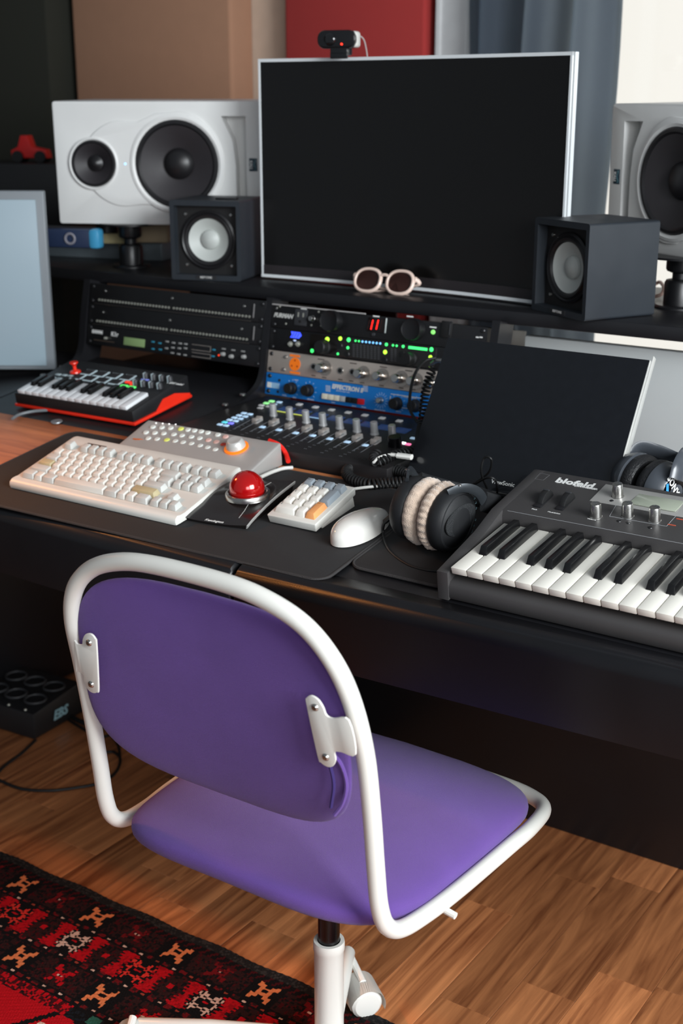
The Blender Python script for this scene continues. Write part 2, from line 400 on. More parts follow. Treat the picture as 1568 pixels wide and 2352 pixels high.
# ------------------------------------------------------------------ studio desk
desk = thing('studio_desk', 'black studio desk with sloped worktop, rack bays and upper shelf', 'desk', Matrix.Identity(4))
DB = mat('desk_black_laminate', (23, 23, 26), .40, bump=.05, bs=700, var=.2, vs=9, coat=.0)
DESKW = wood('desk_wood', (150, 84, 48), (216, 138, 86), 'X', .45, .8, per_object=False)
bm = B(); box(bm, (-1.70, .144, -.016), (1.26, .328, .030), .003, M=DESK); finish('worktop', bm, DESKW, desk)
bm = B(); box(bm, (-.48, .135, -.016), (1.18, .31, .030), .003, M=DESK); finish('worktop', bm, DB, desk)
bm = B(); box(bm, (-1.962, .48, -.016), (.736, .376, .030), .003, M=DESK); finish('rear_top', bm, DB, desk)
bm = B(); box(bm, (-.482, .372, -.016), (1.184, .160, .030), .003, M=DESK); finish('rear_top', bm, DB, desk)
bm = B(); box(bm, (-1.333, .48, -.060), (.520, .376, .020), .003, M=DESK @ T(0, 0, .008) @ RX(-5) ); finish('recess_floor', bm, DB, desk)
ARM = mat('arm_rest_vinyl', (15, 15, 18), .36, bump=.06, bs=500, var=.2, vs=9)
def rail(x0, x1, ya, yb):
    # rounded arm rest with a deep front face, section in the y-z plane
    bm = B(); sec = []
    for k in range(9):
        a = math.radians(90*k/8); sec.append((-.052-.030*math.sin(a)+.030, .001-.030+.030*math.cos(a)))
    sec = [(.0, .001)] + [(-.030-.028*math.sin(math.radians(9*k)), -.027+.028*math.cos(math.radians(9*k))) for k in range(11)] + [(-.052, -.122), (-.040, -.128), (.0, -.128)]
    rows = []
    for x, dy in ((x0, ya), (x0+.004, ya), (x1-.004, yb), (x1, yb)):
        ins = .004 if x in (x0, x1) else 0
        rows.append([bm.verts.new(Vector((x, 1.43+dy+p[0]+ins*(1 if p[0] < -.01 else 0), .718+p[1]-ins*(1 if p[1] > -.01 else 0)))) for p in sec])
    n = len(sec)
    for a, b in zip(rows, rows[1:]):
        for i in range(n): bm.faces.new((a[i], a[(i+1) % n], b[(i+1) % n], b[i]))
    bm.faces.new(rows[0]); bm.faces.new(rows[-1][::-1])
    finish('arm_rest', bm, ARM, desk, ang=50)
rail(-2.33, -1.130, .045, -.0)
rail(-1.125, .11, -.0, .055)
bm = B(); box(bm, (-.62, 2.108, .33), (1.60, .022, .66), .002); finish('modesty_panel', bm, DB, desk)
bm = B(); box(bm, (-2.24, 1.95, .36), (.025, .5, .72), .002); finish('side_panel', bm, DB, desk)
bm = B(); box(bm, (-1.42, 1.85, .36), (.025, .50, .72), .002); finish('side_panel', bm, DB, desk)
bm = B(); box(bm, (-1.55, 2.33, .9875), (2.55, .45, .025), .004, 2); finish('upper_shelf', bm, DB, desk)
# curved rack cheeks
def cheek(x, wd, reach):
    path = [(2.078, .985), (2.058, .90), (2.050, .85), (2.035, .82), (2.005, .803), (1.96, .793), (1.88, .783)]
    if reach: path.append((1.80, .772))
    P = smoothpath([(x, p[0], p[1]) for p in path], 5); bm = B(); rows = []
    for i, p in enumerate(P):
        a = P[max(0, i-1)]; b = P[min(len(P)-1, i+1)]; t = (b-a).normalized(); nn = Vector((0, -t.z, t.y))
        if nn.y > 0: nn = -nn
        q = p-nn*.055 if i < len(P)*.62 else p-nn*max(.012, .055*(1-(i/len(P)-.62)*2.4))
        rows.append([bm.verts.new(v) for v in (p+Vector((-wd/2, 0, 0)), p+Vector((wd/2, 0, 0)), q+Vector((wd/2, 0, 0)), q+Vector((-wd/2, 0, 0)))])
    for a, b in zip(rows, rows[1:]):
        for i in range(4): bm.faces.new((a[i], a[(i+1) % 4], b[(i+1) % 4], b[i]))
    bm.faces.new(rows[0]); bm.faces.new(rows[-1][::-1])
    c = finish('rack_cheek', bm, DB, desk, ang=50); return c
cheek(-2.088, .018, 1)
c = cheek(-1.585, .014, 1)
cheek(-1.078, .016, 0)
for x in (-2.088, -1.585):
    for yy, zz in ((1.93, .790), (1.985, .800)):
        bm = B(); lathe(bm, [(0, .004), (.005, .004), (.0065, .002), (.0065, 0), (0, 0)], 14, at(x, yy, zz+.004)); finish('bolt', bm, STEEL, desk)
bm = B(); box(bm, (-1.83, 2.47, .86), (.60, .006, .24), .001); finish('bay_back', bm, mat('dark_red_back', (58, 14, 14), .7), desk)
bm = B(); box(bm, (-1.83, 2.27, .785), (.50, .4, .012), .001); finish('bay_floor', bm, DB, desk)
# scuffs on the front face of the right arm rest
SC_M = mat('scuff_grey', (120, 122, 130), .8)
for px, py, w_, n_ in ((975, 1567, .018, 10), (1452, 1640, .010, 16)):
    bm = B(); p = aty(px, py, 1.3995 if px < 1200 else 1.412)
    for k in range(n_):
        a = p+Vector((random.uniform(-w_, w_), 0, random.uniform(-.012, .012))); sz = random.uniform(.0008, .0022)
        box(bm, a, (sz*2, .0006, sz))
    finish('scuff_mark', bm, SC_M, desk)
# desk mats
MATM = mat('desk_mat_cloth', (33, 32, 33), .85, var=.18, vs=14, bump=.25, bs=1500)
EDG = mat('mat_stitching', (54, 52, 52), .8, bump=.8, bs=900)
def deskmat(nm, label, x, y, w_, d_, yaw, h):
    M = dk(x, y, h, yaw); t = thing(nm, label, 'desk mat', M)
    bm = B(); prism(bm, roundrect(w_-.004, d_-.004, .022, 6), 0, .0034, .001); finish('mat', bm, MATM, t)
    bm = B(); tube(bm, [(p[0], p[1], .0022) for p in roundrect(w_-.002, d_-.002, .023, 8)], .0023, 6, closed=True); finish('stitched_edge', bm, EDG, t)
    return M
deskmat('desk_mat', 'large black cloth desk mat under the white keyboard and trackball', -1.378, .124, .79, .318, .6, .0005)
deskmat('mouse_pad', 'smaller black cloth mouse pad under the grey-padded headphones', -.815, .168, .33, .285, 0, .0005)
# ------------------------------------------------------------------ office chair
XC = -.94
ch = thing('office_chair', 'purple upholstered office chair with white tubular steel frame', 'chair', at(XC, 1.35, 0))
O = Vector((XC, 1.35, 0))
FABR = mat('purple_wool', (101, 72, 146), .92, var=.12, vs=16, bump=.5, bs=1400, sheen=.18, spec=.15)
half = [(.03, 1.600, .372), (.15, 1.596, .372), (.205, 1.586, .372), (.236, 1.560, .374), (.246, 1.50, .378), (.246, 1.43, .382), (.241, 1.30, .385), (.233, 1.225, .385), (.228, 1.175, .392), (.225, 1.148, .412), (.223, 1.135, .446), (.222, 1.128, .50), (.222, 1.118, .58), (.221, 1.105, .66), (.214, 1.088, .73), (.195, 1.078, .778), (.160, 1.074, .812), (.11, 1.071, .832), (.05, 1.070, .840)]
right = [Vector((XC+p[0], p[1], p[2]))-O for p in half]; left = [Vector((XC-p[0], p[1], p[2]))-O for p in half][::-1]
bm = B(); tube(bm, smoothpath(right+left, 8, True), .0112, 16, True); finish('frame_tube', bm, WHT, ch, ang=80)
# back pad: closed cushion, outer outline in (x, z), slightly dished
def backpad(u, v):
    a = 2*PI*u; ca, sa = math.cos(a), math.sin(a); e = 2/3.9
    ex = math.copysign(abs(ca)**e, ca); ez = math.copysign(abs(sa)**e, sa)
    s = math.sin(PI*v); wd = .208*(1 - .05*(ez > 0)*ez*ez); r_ = s**.35 if s > 0 else 0
    x = wd*ex*r_; z = .141*ez*r_ + (.0 if ez > 0 else .010*abs(ex)**2*r_)
    th = .021*(1-2*v); th = math.copysign(abs(1-2*v)**.8, 1-2*v)*.020*(1 - .35*(x/.21)**2)
    zz = .668+z; y = 1.120-(zz-.53)*.115 + .030*(1-(x/.2)**2)*.5 - .012 - th*1.0
    return Vector((x, y-1.35+.004, zz))
bm = B(); grid(bm, backpad, 64, 22, True); bmesh.ops.remove_doubles(bm, verts=bm.verts, dist=1e-5); bp_ = finish('back_pad', bm, FABR, ch, ang=80)
# piped seam and torn corner of the cover
bm = B(); tube(bm, smoothpath([(.186, -.262, .658), (.197, -.258, .645), (.202, -.254, .620), (.198, -.255, .595), (.188, -.258, .577)], 5), .0026, 6); finish('piping', bm, FABR, bp_)
bm = B(); tube(bm, smoothpath([(.184, -.263, .648), (.190, -.262, .62), (.186, -.262, .588)], 5), .0022, 6); finish('piping', bm, mat('purple_dark_thread', (50, 34, 96), .9), bp_)
# brackets
for s in (1, -1):
    bm = B(); pts = []
    pl = [(-.011, .041), (-.004, .045), (.005, .041), (.010, .032), (.012, .023), (.020, .020), (.042, .021), (.042, -.022), (.022, -.022), (.013, -.024), (.012, -.034), (.006, -.043), (-.002, -.045), (-.010, -.041), (-.013, -.033), (-.013, .032)]
    M = T(s*.186, 1.0905-1.35-.0135, .687) @ RX(90-6) @ Matrix.Diagonal((s, 1, 1, 1))
    # lean of the bracket follows the tube
    M = T(.184 if s > 0 else -.172, -.2765, .690 if s > 0 else .684) @ RX(97) @ RZ(-s*-8) @ Matrix.Diagonal((s, 1, 1, 1))
    if s < 0: pl = [(min(p[0], .026), p[1]) for p in pl]
    pl = [(v.x, v.y) for v in smoothpath([(a_, b_, 0) for a_, b_ in pl], 4, True)]
    prism(bm, pl, -.0015, .0015, .001, M); br = finish('bracket', bm, WHT, ch)
    for v_ in (.031, -.032):
        bm = B(); lathe(bm, [(0, .0028), (.003, .0026), (.0045, .0012), (.0048, 0)], 12, M @ T(-.001, v_, .0015)); finish('screw', bm, STEEL, br)
# seat cushion
def seat(u, v):
    a = 2*PI*u; ca, sa = math.cos(a), math.sin(a); e = 2/(4.0+1.4*(sa > 0)*min(1, sa*3))
    ex = math.copysign(abs(ca)**e, ca); ey = math.copysign(abs(sa)**e, sa); s = math.sin(PI*v); r_ = s**.30 if s > 0 else 0
    wd = .224+.021*(ey+1)/2; x = wd*ex*r_; y = .231*ey*r_
    th = math.copysign(abs(1-2*v)**.75, 1-2*v)*.034
    back = max(0, -ey*r_-.35); z = .394+th+.010*(1-(x/.23)**2) - .030*max(0, ey*r_-.55)**1.5 + .022*back*back*1.6
    return Vector((x, y+1.342-1.35, z))
bm = B(); grid(bm, seat, 64, 22, True); bmesh.ops.remove_doubles(bm, verts=bm.verts, dist=1e-5); finish('seat', bm, FABR, ch, ang=80)
HB = Vector((.035, -.05, 0))
bm = B(); box(bm, (.02, -.02, .365), (.26, .20, .012), .004); finish('seat_plate', bm, BLK, ch)
bm = B(); cyl(bm, HB+Vector((0, 0, .19)), HB+Vector((0, 0, .365)), .0155, n=28); finish('gas_lift', bm, DSTEEL, ch)
bm = B(); lathe(bm, [(.0160, .215), (.0165, .225), (.0218, .225), (.0225, .222), (.0225, .211), (.0212, .209), (.0212, .07), (.030, .062), (.030, .036), (0, .036)], 32, Matrix.Translation(HB)); finish('column', bm, WHT, ch)
bm = B(); a_ = atz(1012, 2085, .375)-O; b_ = atz(1046, 2104, .372)-O; tube(bm, [a_, a_.lerp(b_, .5), b_], .0048, 10); finish('height_lever', bm, WHT, ch)
angs = [116, 206, 296, 26]
HUBL = mat('white_caster', (228, 226, 220), .4, var=.02)
for k, an in enumerate(angs):
    R_ = .200 if k == 0 else .295
    d = Vector((math.cos(math.radians(an)), math.sin(math.radians(an)), 0)); q = Vector((-d.y, d.x, 0))
    e_ = d*R_+HB; lift = -.018 if k == 1 else 0; bm = B(); tube(bm, [HB+d*.018+Vector((0, 0, .056)), HB+d*R_*.6+Vector((0, 0, .062+lift*.5)), HB+d*R_*.97+Vector((0, 0, .064+lift)), e_+Vector((0, 0, .064+lift))], [.014, .0135, .012, .008], 14, flat=(1.0, 1.0))
    lg = finish('leg', bm, WHT, ch, ang=80)
    cc = (atz(833, 2290, .026)-O) if k == 0 else e_+q*.022; cc.z = .0262
    ax = Vector((.80, -.60, 0)) if k == 0 else q
    bm = B(); Mx = Matrix.Translation(cc) @ ax.to_track_quat('Z', 'Y').to_matrix().to_4x4()
    for sgn in (1, -1): lathe(bm, [(0, sgn*.024), (.020, sgn*.023), (.0245, sgn*.019), (.0255, sgn*.012), (.0255, sgn*.003), (0, sgn*.003)], 24, Mx)
    cs = finish('caster', bm, HUBL, ch)
    bm = B(); hood = []
    for m_ in range(13):
        aa = math.radians(-20+m_*200/12); hood.append(aa)
    V = []
    for zz in (-.027, .027):
        V.append([bm.verts.new(Mx @ Vector((.0285*math.cos(t), .0285*math.sin(t), zz))) for t in hood])
    # keep the hood on the upper side
    for m_ in range(12): bm.faces.new((V[0][m_], V[0][m_+1], V[1][m_+1], V[1][m_]))
    up_ = (Mx.to_3x3() @ Vector((0, 1, 0))).z
    if up_ < .5:
        rot = Matrix.Rotation(math.atan2((Mx.to_3x3() @ Vector((1, 0, 0))).z, up_) , 4, 'Z')
        bmesh.ops.transform(bm, matrix=Mx @ Matrix.Rotation(-math.atan2((Mx.to_3x3() @ Vector((1, 0, 0))).z, up_), 4, 'Z') @ Mx.inverted(), verts=bm.verts)
    bmesh.ops.solidify(bm, geom=bm.faces[:], thickness=.002)
    finish('caster_hood', bm, HUBL, cs)
    bm = B(); cyl(bm, cc+Vector((0, 0, .026)), Vector((e_.x, e_.y, .06)), .006, n=10); finish('caster_stem', bm, HUBL, cs)
# ------------------------------------------------------------------ keycaps
U = .01905; KEYM = {}
def keycap(parent, M, wu, m, du=1.0, h=.0088):
    key = (round(wu, 3), m.name, du)
    if key not in KEYM:
        bm = B(); w_ = wu*U-.0011; d_ = du*U-.0011; x0, y0 = .0005, .0005; ix = .0030
        quadbox(bm, [(x0, y0, 0), (x0+w_, y0, 0), (x0+w_, y0+d_, 0), (x0, y0+d_, 0)],
                [(x0+ix, y0+.0045, h*.96), (x0+w_-ix, y0+.0045, h*.96), (x0+w_-ix, y0+d_-.0016, h*1.05), (x0+ix, y0+d_-.0016, h*1.05)], .0007, 2)
        o = finish('keycap', bm, m, parent, M); KEYM[key] = o.data; return o
    return inst('keycap', KEYM[key], parent, M)
KW = mat('keycap_white', (222, 221, 214), .5, var=.03); KG = mat('keycap_pale_grey', (202, 204, 200), .5, var=.05, vs=60); KY = mat('keycap_yellowed', (190, 178, 140), .55, var=.12, vs=80)
LEG = mat('key_legend_grey', (120, 122, 124), .6); LEGD = mat('key_legend_dark', (38, 44, 48), .6)
CASEW = mat('keyboard_case_white', (224, 223, 216), .42, var=.03, vs=12)
p_ = on(DESK, 46.5, 1097.7, .019); q_ = on(DESK, 406.2, 1175, .019); x0 = (p_.x+q_.x-18.25*U)/2; y0 = (p_.y+q_.y)/2
KB = dk(x0, y0, .004)
kb = thing('mechanical_keyboard', 'off-white compact mechanical keyboard on the large desk mat', 'keyboard', KB)
W_ = 18.25*U; bm = B()
prof = [(-.017, .001), (-.0185, .006), (-.017, .0115), (-.012, .0150), (-.004, .0152), (.0, .0148), (.128, .0330), (.146, .0358), (.152, .0345), (.154, .029), (.154, .003)]
rows = [[bm.verts.new((x, p[0]*(k_)+(1-k_)*.066, p[1]*k_+(1-k_)*.014)) for p in prof] for x, k_ in ((-.0145, .93), (-.0125, .99), (-.010, 1), (W_+.010, 1), (W_+.0125, .99), (W_+.0145, .93))]
n = len(prof)
for a, b in zip(rows, rows[1:]):
    for i in range(n): bm.faces.new((a[i], a[(i+1) % n], b[(i+1) % n], b[i]))
bm.faces.new(rows[0]); bm.faces.new(rows[-1][::-1]); finish('case', bm, CASEW, kb, ang=40)
KP = T(0, 0, .0152) @ RX(8)
bm = B(); box(bm, (.055, .132, .0006), (.045, .007, .001), .0004, M=KP); finish('badge', bm, mat('badge_brown', (92, 72, 60), .4), kb)
row = lambda ws, y, x=0.0, names=None: [(x+sum(ws[:i]), y, w_, (names[i] if names and i < len(names) else '')) for i, w_ in enumerate(ws)]
keys = row([1.5, 1, 1.5, 6, 1.5, 1, 1, 1.5], 0) + row([2.25]+[1]*10+[2.75], 1, 0, ['']+list('ZXCVBNM,./')) + row([1.75]+[1]*11+[2.25], 2, 0, ['']+list("ASDFGHJKL;'")) \
    + row([1.5]+[1]*12+[1.5], 3, 0, ['']+list('QWERTYUIOP[]')) + row([1]*13+[2], 4, 0, list('`1234567890-=')) \
    + row([1], 5.5) + row([1]*4, 5.5, 2) + row([1]*4, 5.5, 6.5) + row([1]*4, 5.5, 11)
keys += [(15.25+i, 0, 1, '') for i in range(3)] + [(16.25, 1, 1, '')] + [(15.25+i, r, 1, '') for r in (3, 4) for i in range(3)] + [(15.25+i, 5.5, 1, t_) for i, t_ in enumerate(('', '', ''))]
for kx, ky, kw, nm in keys:
    m_ = KG if (kw > 1 and kw < 6) or kx > 15 or (ky == 5.5) else KW
    if (kx, ky) in ((0, 2), (12.25, 1), (9.5+.75, 0)) or (ky == 1 and kw == 2.75): m_ = KY
    o = keycap(kb, KP @ T(kx*U, ky*U, 0), kw, m_)
    if nm: text('legend', nm, .0052, LEG, o, T(.0066, .0128, .00905), .0001)
# ------------------------------------------------------------------ numeric keypad
NP = dk(-1.1715, .0945, .0055) @ RX(8.5)
npd = thing('numeric_keypad', 'small white number pad with grey and orange keys beside the trackball', 'keypad', NP)
bm = B(); quadbox(bm, [(.002, .001, 0), (.090, .001, 0), (.090, .113, 0), (.002, .113, 0)], [(0, 0, .0145), (.092, 0, .0145), (.092, .114, .0145), (0, .114, .0145)], .002, 3); finish('case', bm, CASEW, npd)
bm = B(); quadbox(bm, [(.004, .02, -.006), (.088, .02, -.006), (.088, .108, -.020), (.004, .108, -.020)], [(.004, .02, .001), (.088, .02, .001), (.088, .108, .001), (.004, .108, .001)], .001); finish('foot', bm, CASEW, npd)
NW = mat('numpad_white_key', (236, 234, 226), .5, var=.02); NG = mat('numpad_grey_key', (150, 160, 168), .5, var=.03); NO = mat('numpad_orange_key', (240, 166, 104), .5, var=.03)
NK = T(.0075, .010, .0145)
for kx, ky, kw, du, m_, nm in [(0, 0, 2, 1, NW, '0'), (2, 0, 1, 1, NW, '.'), (3, 0, 1, 2, NO, 'Enter'), (0, 1, 1, 1, NW, '1'), (1, 1, 1, 1, NW, '2'), (2, 1, 1, 1, NW, '3'), (0, 2, 1, 1, NW, '4'), (1, 2, 1, 1, NW, '5'), (2, 2, 1, 1, NW, '6'),
    (3, 2, 1, 2, NG, '+'), (0, 3, 1, 1, NW, '7'), (1, 3, 1, 1, NW, '8'), (2, 3, 1, 1, NW, '9'), (0, 4, 1, 1, NG, 'Num'), (1, 4, 1, 1, NG, '/'), (2, 4, 1, 1, NG, '*'), (3, 4, 1, 1, NG, '-')]:
    o = keycap(npd, NK @ T(kx*U, ky*U, 0), kw, m_, du)
    text('legend', nm, .0030 if len(nm) > 1 else .0055, LEGD, o, T(.0070, .0135+(du-1)*U, .0091), .0001)
# ------------------------------------------------------------------ trackball
TBM = dk(-1.2505, .050, .0035, 6)
tb = thing('trackball', 'black trackball mouse with a glossy red ball beside the keyboard', 'trackball', TBM)
TBK = mat('trackball_black', (30, 25, 24), .22, coat=.6, var=.05); SIL = mat('silver_plastic', (196, 196, 192), .35, .3, var=.03)
def tbtop(u, v):
    x = -.065+.130*u; y = .002 + .150*v - .003*math.sin(PI*u)*(1-v)
    z = .006+.013*math.sin(min(1, v*1.25)*PI/2)**.8 + .008*max(0, 1-((x/.06)**2+((y-.085)/.06)**2)) + .003*abs(2*u-1)**3
    return Vector((x, y, z))
bm = B(); V = grid(bm, tbtop, 24, 24)
ring = [V[i][0] for i in range(25)] + [V[24][j] for j in range(1, 25)] + [V[i][24] for i in range(23, -1, -1)] + [V[0][j] for j in range(23, 0, -1)]
low = [bm.verts.new((v.co.x*.93, v.co.y*.95+.004, .0)) for v in ring]; k_ = len(ring)
for i in range(k_): bm.faces.new((ring[i], ring[(i+1) % k_], low[(i+1) % k_], low[i]))
bm.faces.new(low); finish('body', bm, TBK, tb, ang=40)
bm = B(); bl_ = [tbtop(1, j/10) for j in range(11)]; rows = [[bm.verts.new(p+Vector((.0006, 0, -.0004))), bm.verts.new(p+Vector((.0026, 0, -.0010))), bm.verts.new(p+Vector((.0010, 0, -.0055))), bm.verts.new(p+Vector((-.001, 0, -.0055)))] for p in bl_]
for a, b in zip(rows, rows[1:]):
    for i in range(4): bm.faces.new((a[i], a[(i+1) % 4], b[(i+1) % 4], b[i]))
bm.faces.new(rows[0]); bm.faces.new(rows[-1]); finish('side_strip', bm, SIL, tb)
BALLC = on(TBM, 567, 1121, .033)
bm = B(); lathe(bm, [(.0290, -.001), (.0300, .0020), (.0318, .0030), (.0345, .0024), (.0356, .0008), (.0358, -.006), (.029, -.006)], 48, T(BALLC.x, BALLC.y, .0245) @ RX(-4)); finish('bezel_ring', bm, STEEL, tb)
bm = B(); ell(bm, BALLC, (.0283,)*3, u=40, v=24); finish('ball', bm, mat('red_pearl_ball', (196, 12, 12), .16, coat=1.0, var=.05, metal=.35), tb)
text('lettering', 'Kensington', .0075, WINK, tb, T(*(on(TBM, 491, 1190, .0155, .12).xy), .0) @ T(0, 0, on(TBM, 491, 1190, .0085, .13).z+.0008) @ RX(8), .0002, shear=.2)
bm = B(); P = [tbtop(.82-.10*t, .12+.8*t)+Vector((0, 0, .0001)) for t in [i/12 for i in range(13)]]; tube(bm, P, .0005, 6); finish('button_groove', bm, SIL, tb)
# ------------------------------------------------------------------ mouse
MSC = on(DESK, 828, 1210, .014)
ms = thing('computer_mouse', 'smooth white one-piece mouse between number pad and headphones', 'mouse', dk(MSC.x, MSC.y, .004, -6))
def mouse(u, v):
    a = 2*PI*u; s = math.sin(PI*v/2)
    x = .0305*math.cos(a)*s*(1-.10*math.sin(a)); y = .060*math.sin(a)*s; z = .031*math.cos(PI*v/2)**.62*(1-.10*(y/.06))
    return Vector((x, y, z+.002))
bm = B(); grid(bm, mouse, 40, 16, True); bmesh.ops.remove_doubles(bm, verts=bm.verts, dist=1e-5); bmesh.ops.holes_fill(bm, edges=bm.edges); finish('shell', bm, mat('glossy_white_shell', (236, 233, 226), .12, coat=1.0, var=.01), ms, ang=80)
bm = B(); prism(bm, [(.0275*math.cos(2*PI*i/32), .0555*math.sin(2*PI*i/32)) for i in range(32)], -.0005, .003); finish('base', bm, mat('mouse_base_grey', (170, 172, 174), .4), ms)
# ------------------------------------------------------------------ silver transport controller
TC = dk(-1.597, .212, .002)
tc = thing('transport_controller', 'silver desktop controller with round buttons and orange-ringed jog knob', 'controller', TC)
CSL = mat('matte_silver', (190, 186, 182), .42, .35, var=.04); bm = B(); SL = .21
def ct(u, v):
    x = .302*u; y = .090*v; arc = .016*math.sin(PI*min(1, max(0, u)))
    return Vector((x, y-arc*(1-v)*.9+.012*(1-v)*0, .022+y*SL))
NX = 24
top = [[ct(i/NX, j/6) for j in range(7)] for i in range(NX+1)]
Vt = [[bm.verts.new(p) for p in r_] for r_ in top]
for i in range(NX):
    for j in range(6): bm.faces.new((Vt[i][j], Vt[i+1][j], Vt[i+1][j+1], Vt[i][j+1]))
ring = [Vt[i][0] for i in range(NX+1)] + [Vt[NX][j] for j in range(1, 7)] + [Vt[i][6] for i in range(NX-1, -1, -1)] + [Vt[0][j] for j in range(5, 0, -1)]
low = [bm.verts.new((v.co.x, v.co.y+.004 if v.co.y < .03 else v.co.y-.001, 0)) for v in ring]; k_ = len(ring)
for i in range(k_): bm.faces.new((ring[i], ring[(i+1) % k_], low[(i+1) % k_], low[i]))
bm.faces.new(low[::-1]); bmesh.ops.recalc_face_normals(bm, faces=bm.faces)
bmesh.ops.bevel(bm, geom=[e for e in bm.edges if len(e.link_faces) == 2 and e.calc_face_angle(0) > .9], offset=.003, segments=3, profile=.5, affect='EDGES')
finish('housing', bm, CSL, tc, ang=35)
bm = B(); pts = [ct(i/20, 0) for i in range(1, 20)]
for a, b in zip(pts, pts[1:]):
    f = [bm.verts.new(a+Vector((0, -.0012, -.002))), bm.verts.new(b+Vector((0, -.0012, -.002))), bm.verts.new(b+Vector((0, .001, -.020))), bm.verts.new(a+Vector((0, .001, -.020)))]; bm.faces.new(f)
bmesh.ops.remove_doubles(bm, verts=bm.verts, dist=1e-5); bmesh.ops.solidify(bm, geom=bm.faces[:], thickness=.001); finish('front_band', bm, DKG, tc)
BT = [(983, 115), (1040, 118), (1097, 122), (1163, 127), (1208, 133), (1250, 138), (1293, 144), (1335, 152), (1400, 165), (1450, 178), (938, 150), (995, 153), (1052, 157), (1117, 163), (1170, 170), (1230, 179), (1283, 188), (1340, 200), (1392, 211),
      (953, 188), (1010, 193), (1073, 199), (1127, 206), (1177, 215), (1231, 223), (1287, 236), (1335, 247), (1385, 261)]
BC = {3: mat('button_yellow', (216, 222, 110), .4, emit=.15), 21: None, 9: mat('button_pink', (232, 190, 180), .4), 17: None, 18: None}
BW = mat('button_frost_white', (226, 230, 224), .35, var=.02); bmesh_btn = None
for i, (bx_, by_) in enumerate(BT):
    p = on(TC, bx_/2.8, by_/2.8+940, .0225, SL)
    m_ = BC[3] if i in (3, 21) else (BC[9] if i in (9, 17, 18) else BW)
    bm = B(); lathe(bm, [(0, .0022), (.0042, .0020), (.0055, .0010), (.0058, 0)], 14, T(p.x, p.y, p.z) @ RX(math.degrees(math.atan(SL)))); finish('button', bm, m_, tc)
bm = B(); 
p = on(TC, 1437/2.8, 227/2.8+940, .0225, SL); lathe(bm, [(0, .0022), (.0042, .0020), (.0055, .0010), (.0058, 0)], 14, T(*p)); finish('button', bm, mat('button_red', (196, 60, 40), .4), tc)
p = on(TC, 543, 1030, .0225, SL); MK = T(*p) @ RX(12)
bm = B(); lathe(bm, [(.0205, 0), (.0215, .001), (.0215, .003), (.0190, .0038), (.017, .0038)], 40, MK); finish('knob_ring', bm, mat('orange_ring', (255, 128, 20), .4, emit=.35), tc)
bm = B(); lathe(bm, [(.0175, .0), (.0165, .010), (.0135, .0165), (.0120, .0175), (.004, .0170), (0, .0168)], 40, MK); finish('jog_knob', bm, mat('knob_silver', (206, 204, 200), .35, .3), tc)
bm = B(); p = on(TC, 885/2.8, 195/2.8+940, .0229, SL)
for a, b in ((-.006, 0), (0, .002), (.006, .005)): box(bm, (p.x+a, p.y+b*.8, p.z+.0003), (.009, .0035, .0006))
finish('logo_mark', bm, mat('orange_print', (226, 110, 30), .6), tc)
for i in range(4):
    p = on(TC, (1003+i*42)/2.8, (88+i*3)/2.8+940, .0229, SL); bm = B(); box(bm, p, (.002, .002, .001)); finish('indicator_light', bm, mat('led_white', (255, 255, 255), .3, emit=1.2), tc)
# ------------------------------------------------------------------ small red-black pad keyboard
MP = dk(-1.994, .337, .004, 1.2); mpk = thing('midi_keyboard', 'black mini keyboard with red base and square drum pads', 'keyboard', MP)
bm = B(); quadbox(bm, [(.002, .002, .006), (.316, .002, .006), (.316, .172, .006), (.002, .172, .006)], [(.002, .002, .028), (.316, .002, .028), (.316, .172, .046), (.002, .172, .046)], .002); finish('body', bm, mat('mpk_black', (26, 26, 28), .5), mpk)
REDM = mat('bright_red_plastic', (238, 46, 24), .35, coat=.3)
bm = B(); box(bm, (.159, .087, .003), (.320, .174, .006), .0015); finish('base_tray', bm, REDM, mpk)
bm = B(); prism(bm, [(.062, .004), (.170, .004), (.170, .010), (.125, .024), (.090, .024)], 0, .0012, M=T(.3165, 0, 0) @ Matrix(((0, 0, 1, 0), (1, 0, 0, 0), (0, 1, 0, 0), (0, 0, 0, 1)))); finish('side_flash', bm, REDM, mpk)
IV = mat('ivory_key', (234, 236, 238), .3, var=.01); EB = mat('ebony_key', (16, 16, 17), .25, var=.05)
kw_ = .290/15; TS = RX(6)
bm = B(); box(bm, (kw_/2, .033, 0), (kw_-.0008, .066, .008), .0012); o = finish('white_key', bm, IV, mpk, T(.010, .004, .031) @ TS); wk = o.data
for i in range(1, 15): inst('white_key', wk, mpk, T(.010+i*kw_, .004, .031) @ TS)
bm = B(); quadbox(bm, [(-.0055, .024, .004), (.0055, .024, .004), (.0055, .066, .004), (-.0055, .066, .004)], [(-.0045, .028, .012), (.0045, .028, .012), (.0045, .066, .012), (-.0045, .066, .012)], .0008); first = None
for i in range(15):
    if i % 7 in (0, 1, 3, 4, 5) and i < 14:
        Mk = T(.010+(i+1)*kw_, .004, .031) @ TS
        if first is None: first = finish('black_key', bm, EB, mpk, Mk)
        else: inst('black_key', first.data, mpk, Mk)
PADC = mat('pad_rubber', (34, 30, 32), .7); PADL = mat('pad_outline', (190, 208, 214), .5, emit=.18)
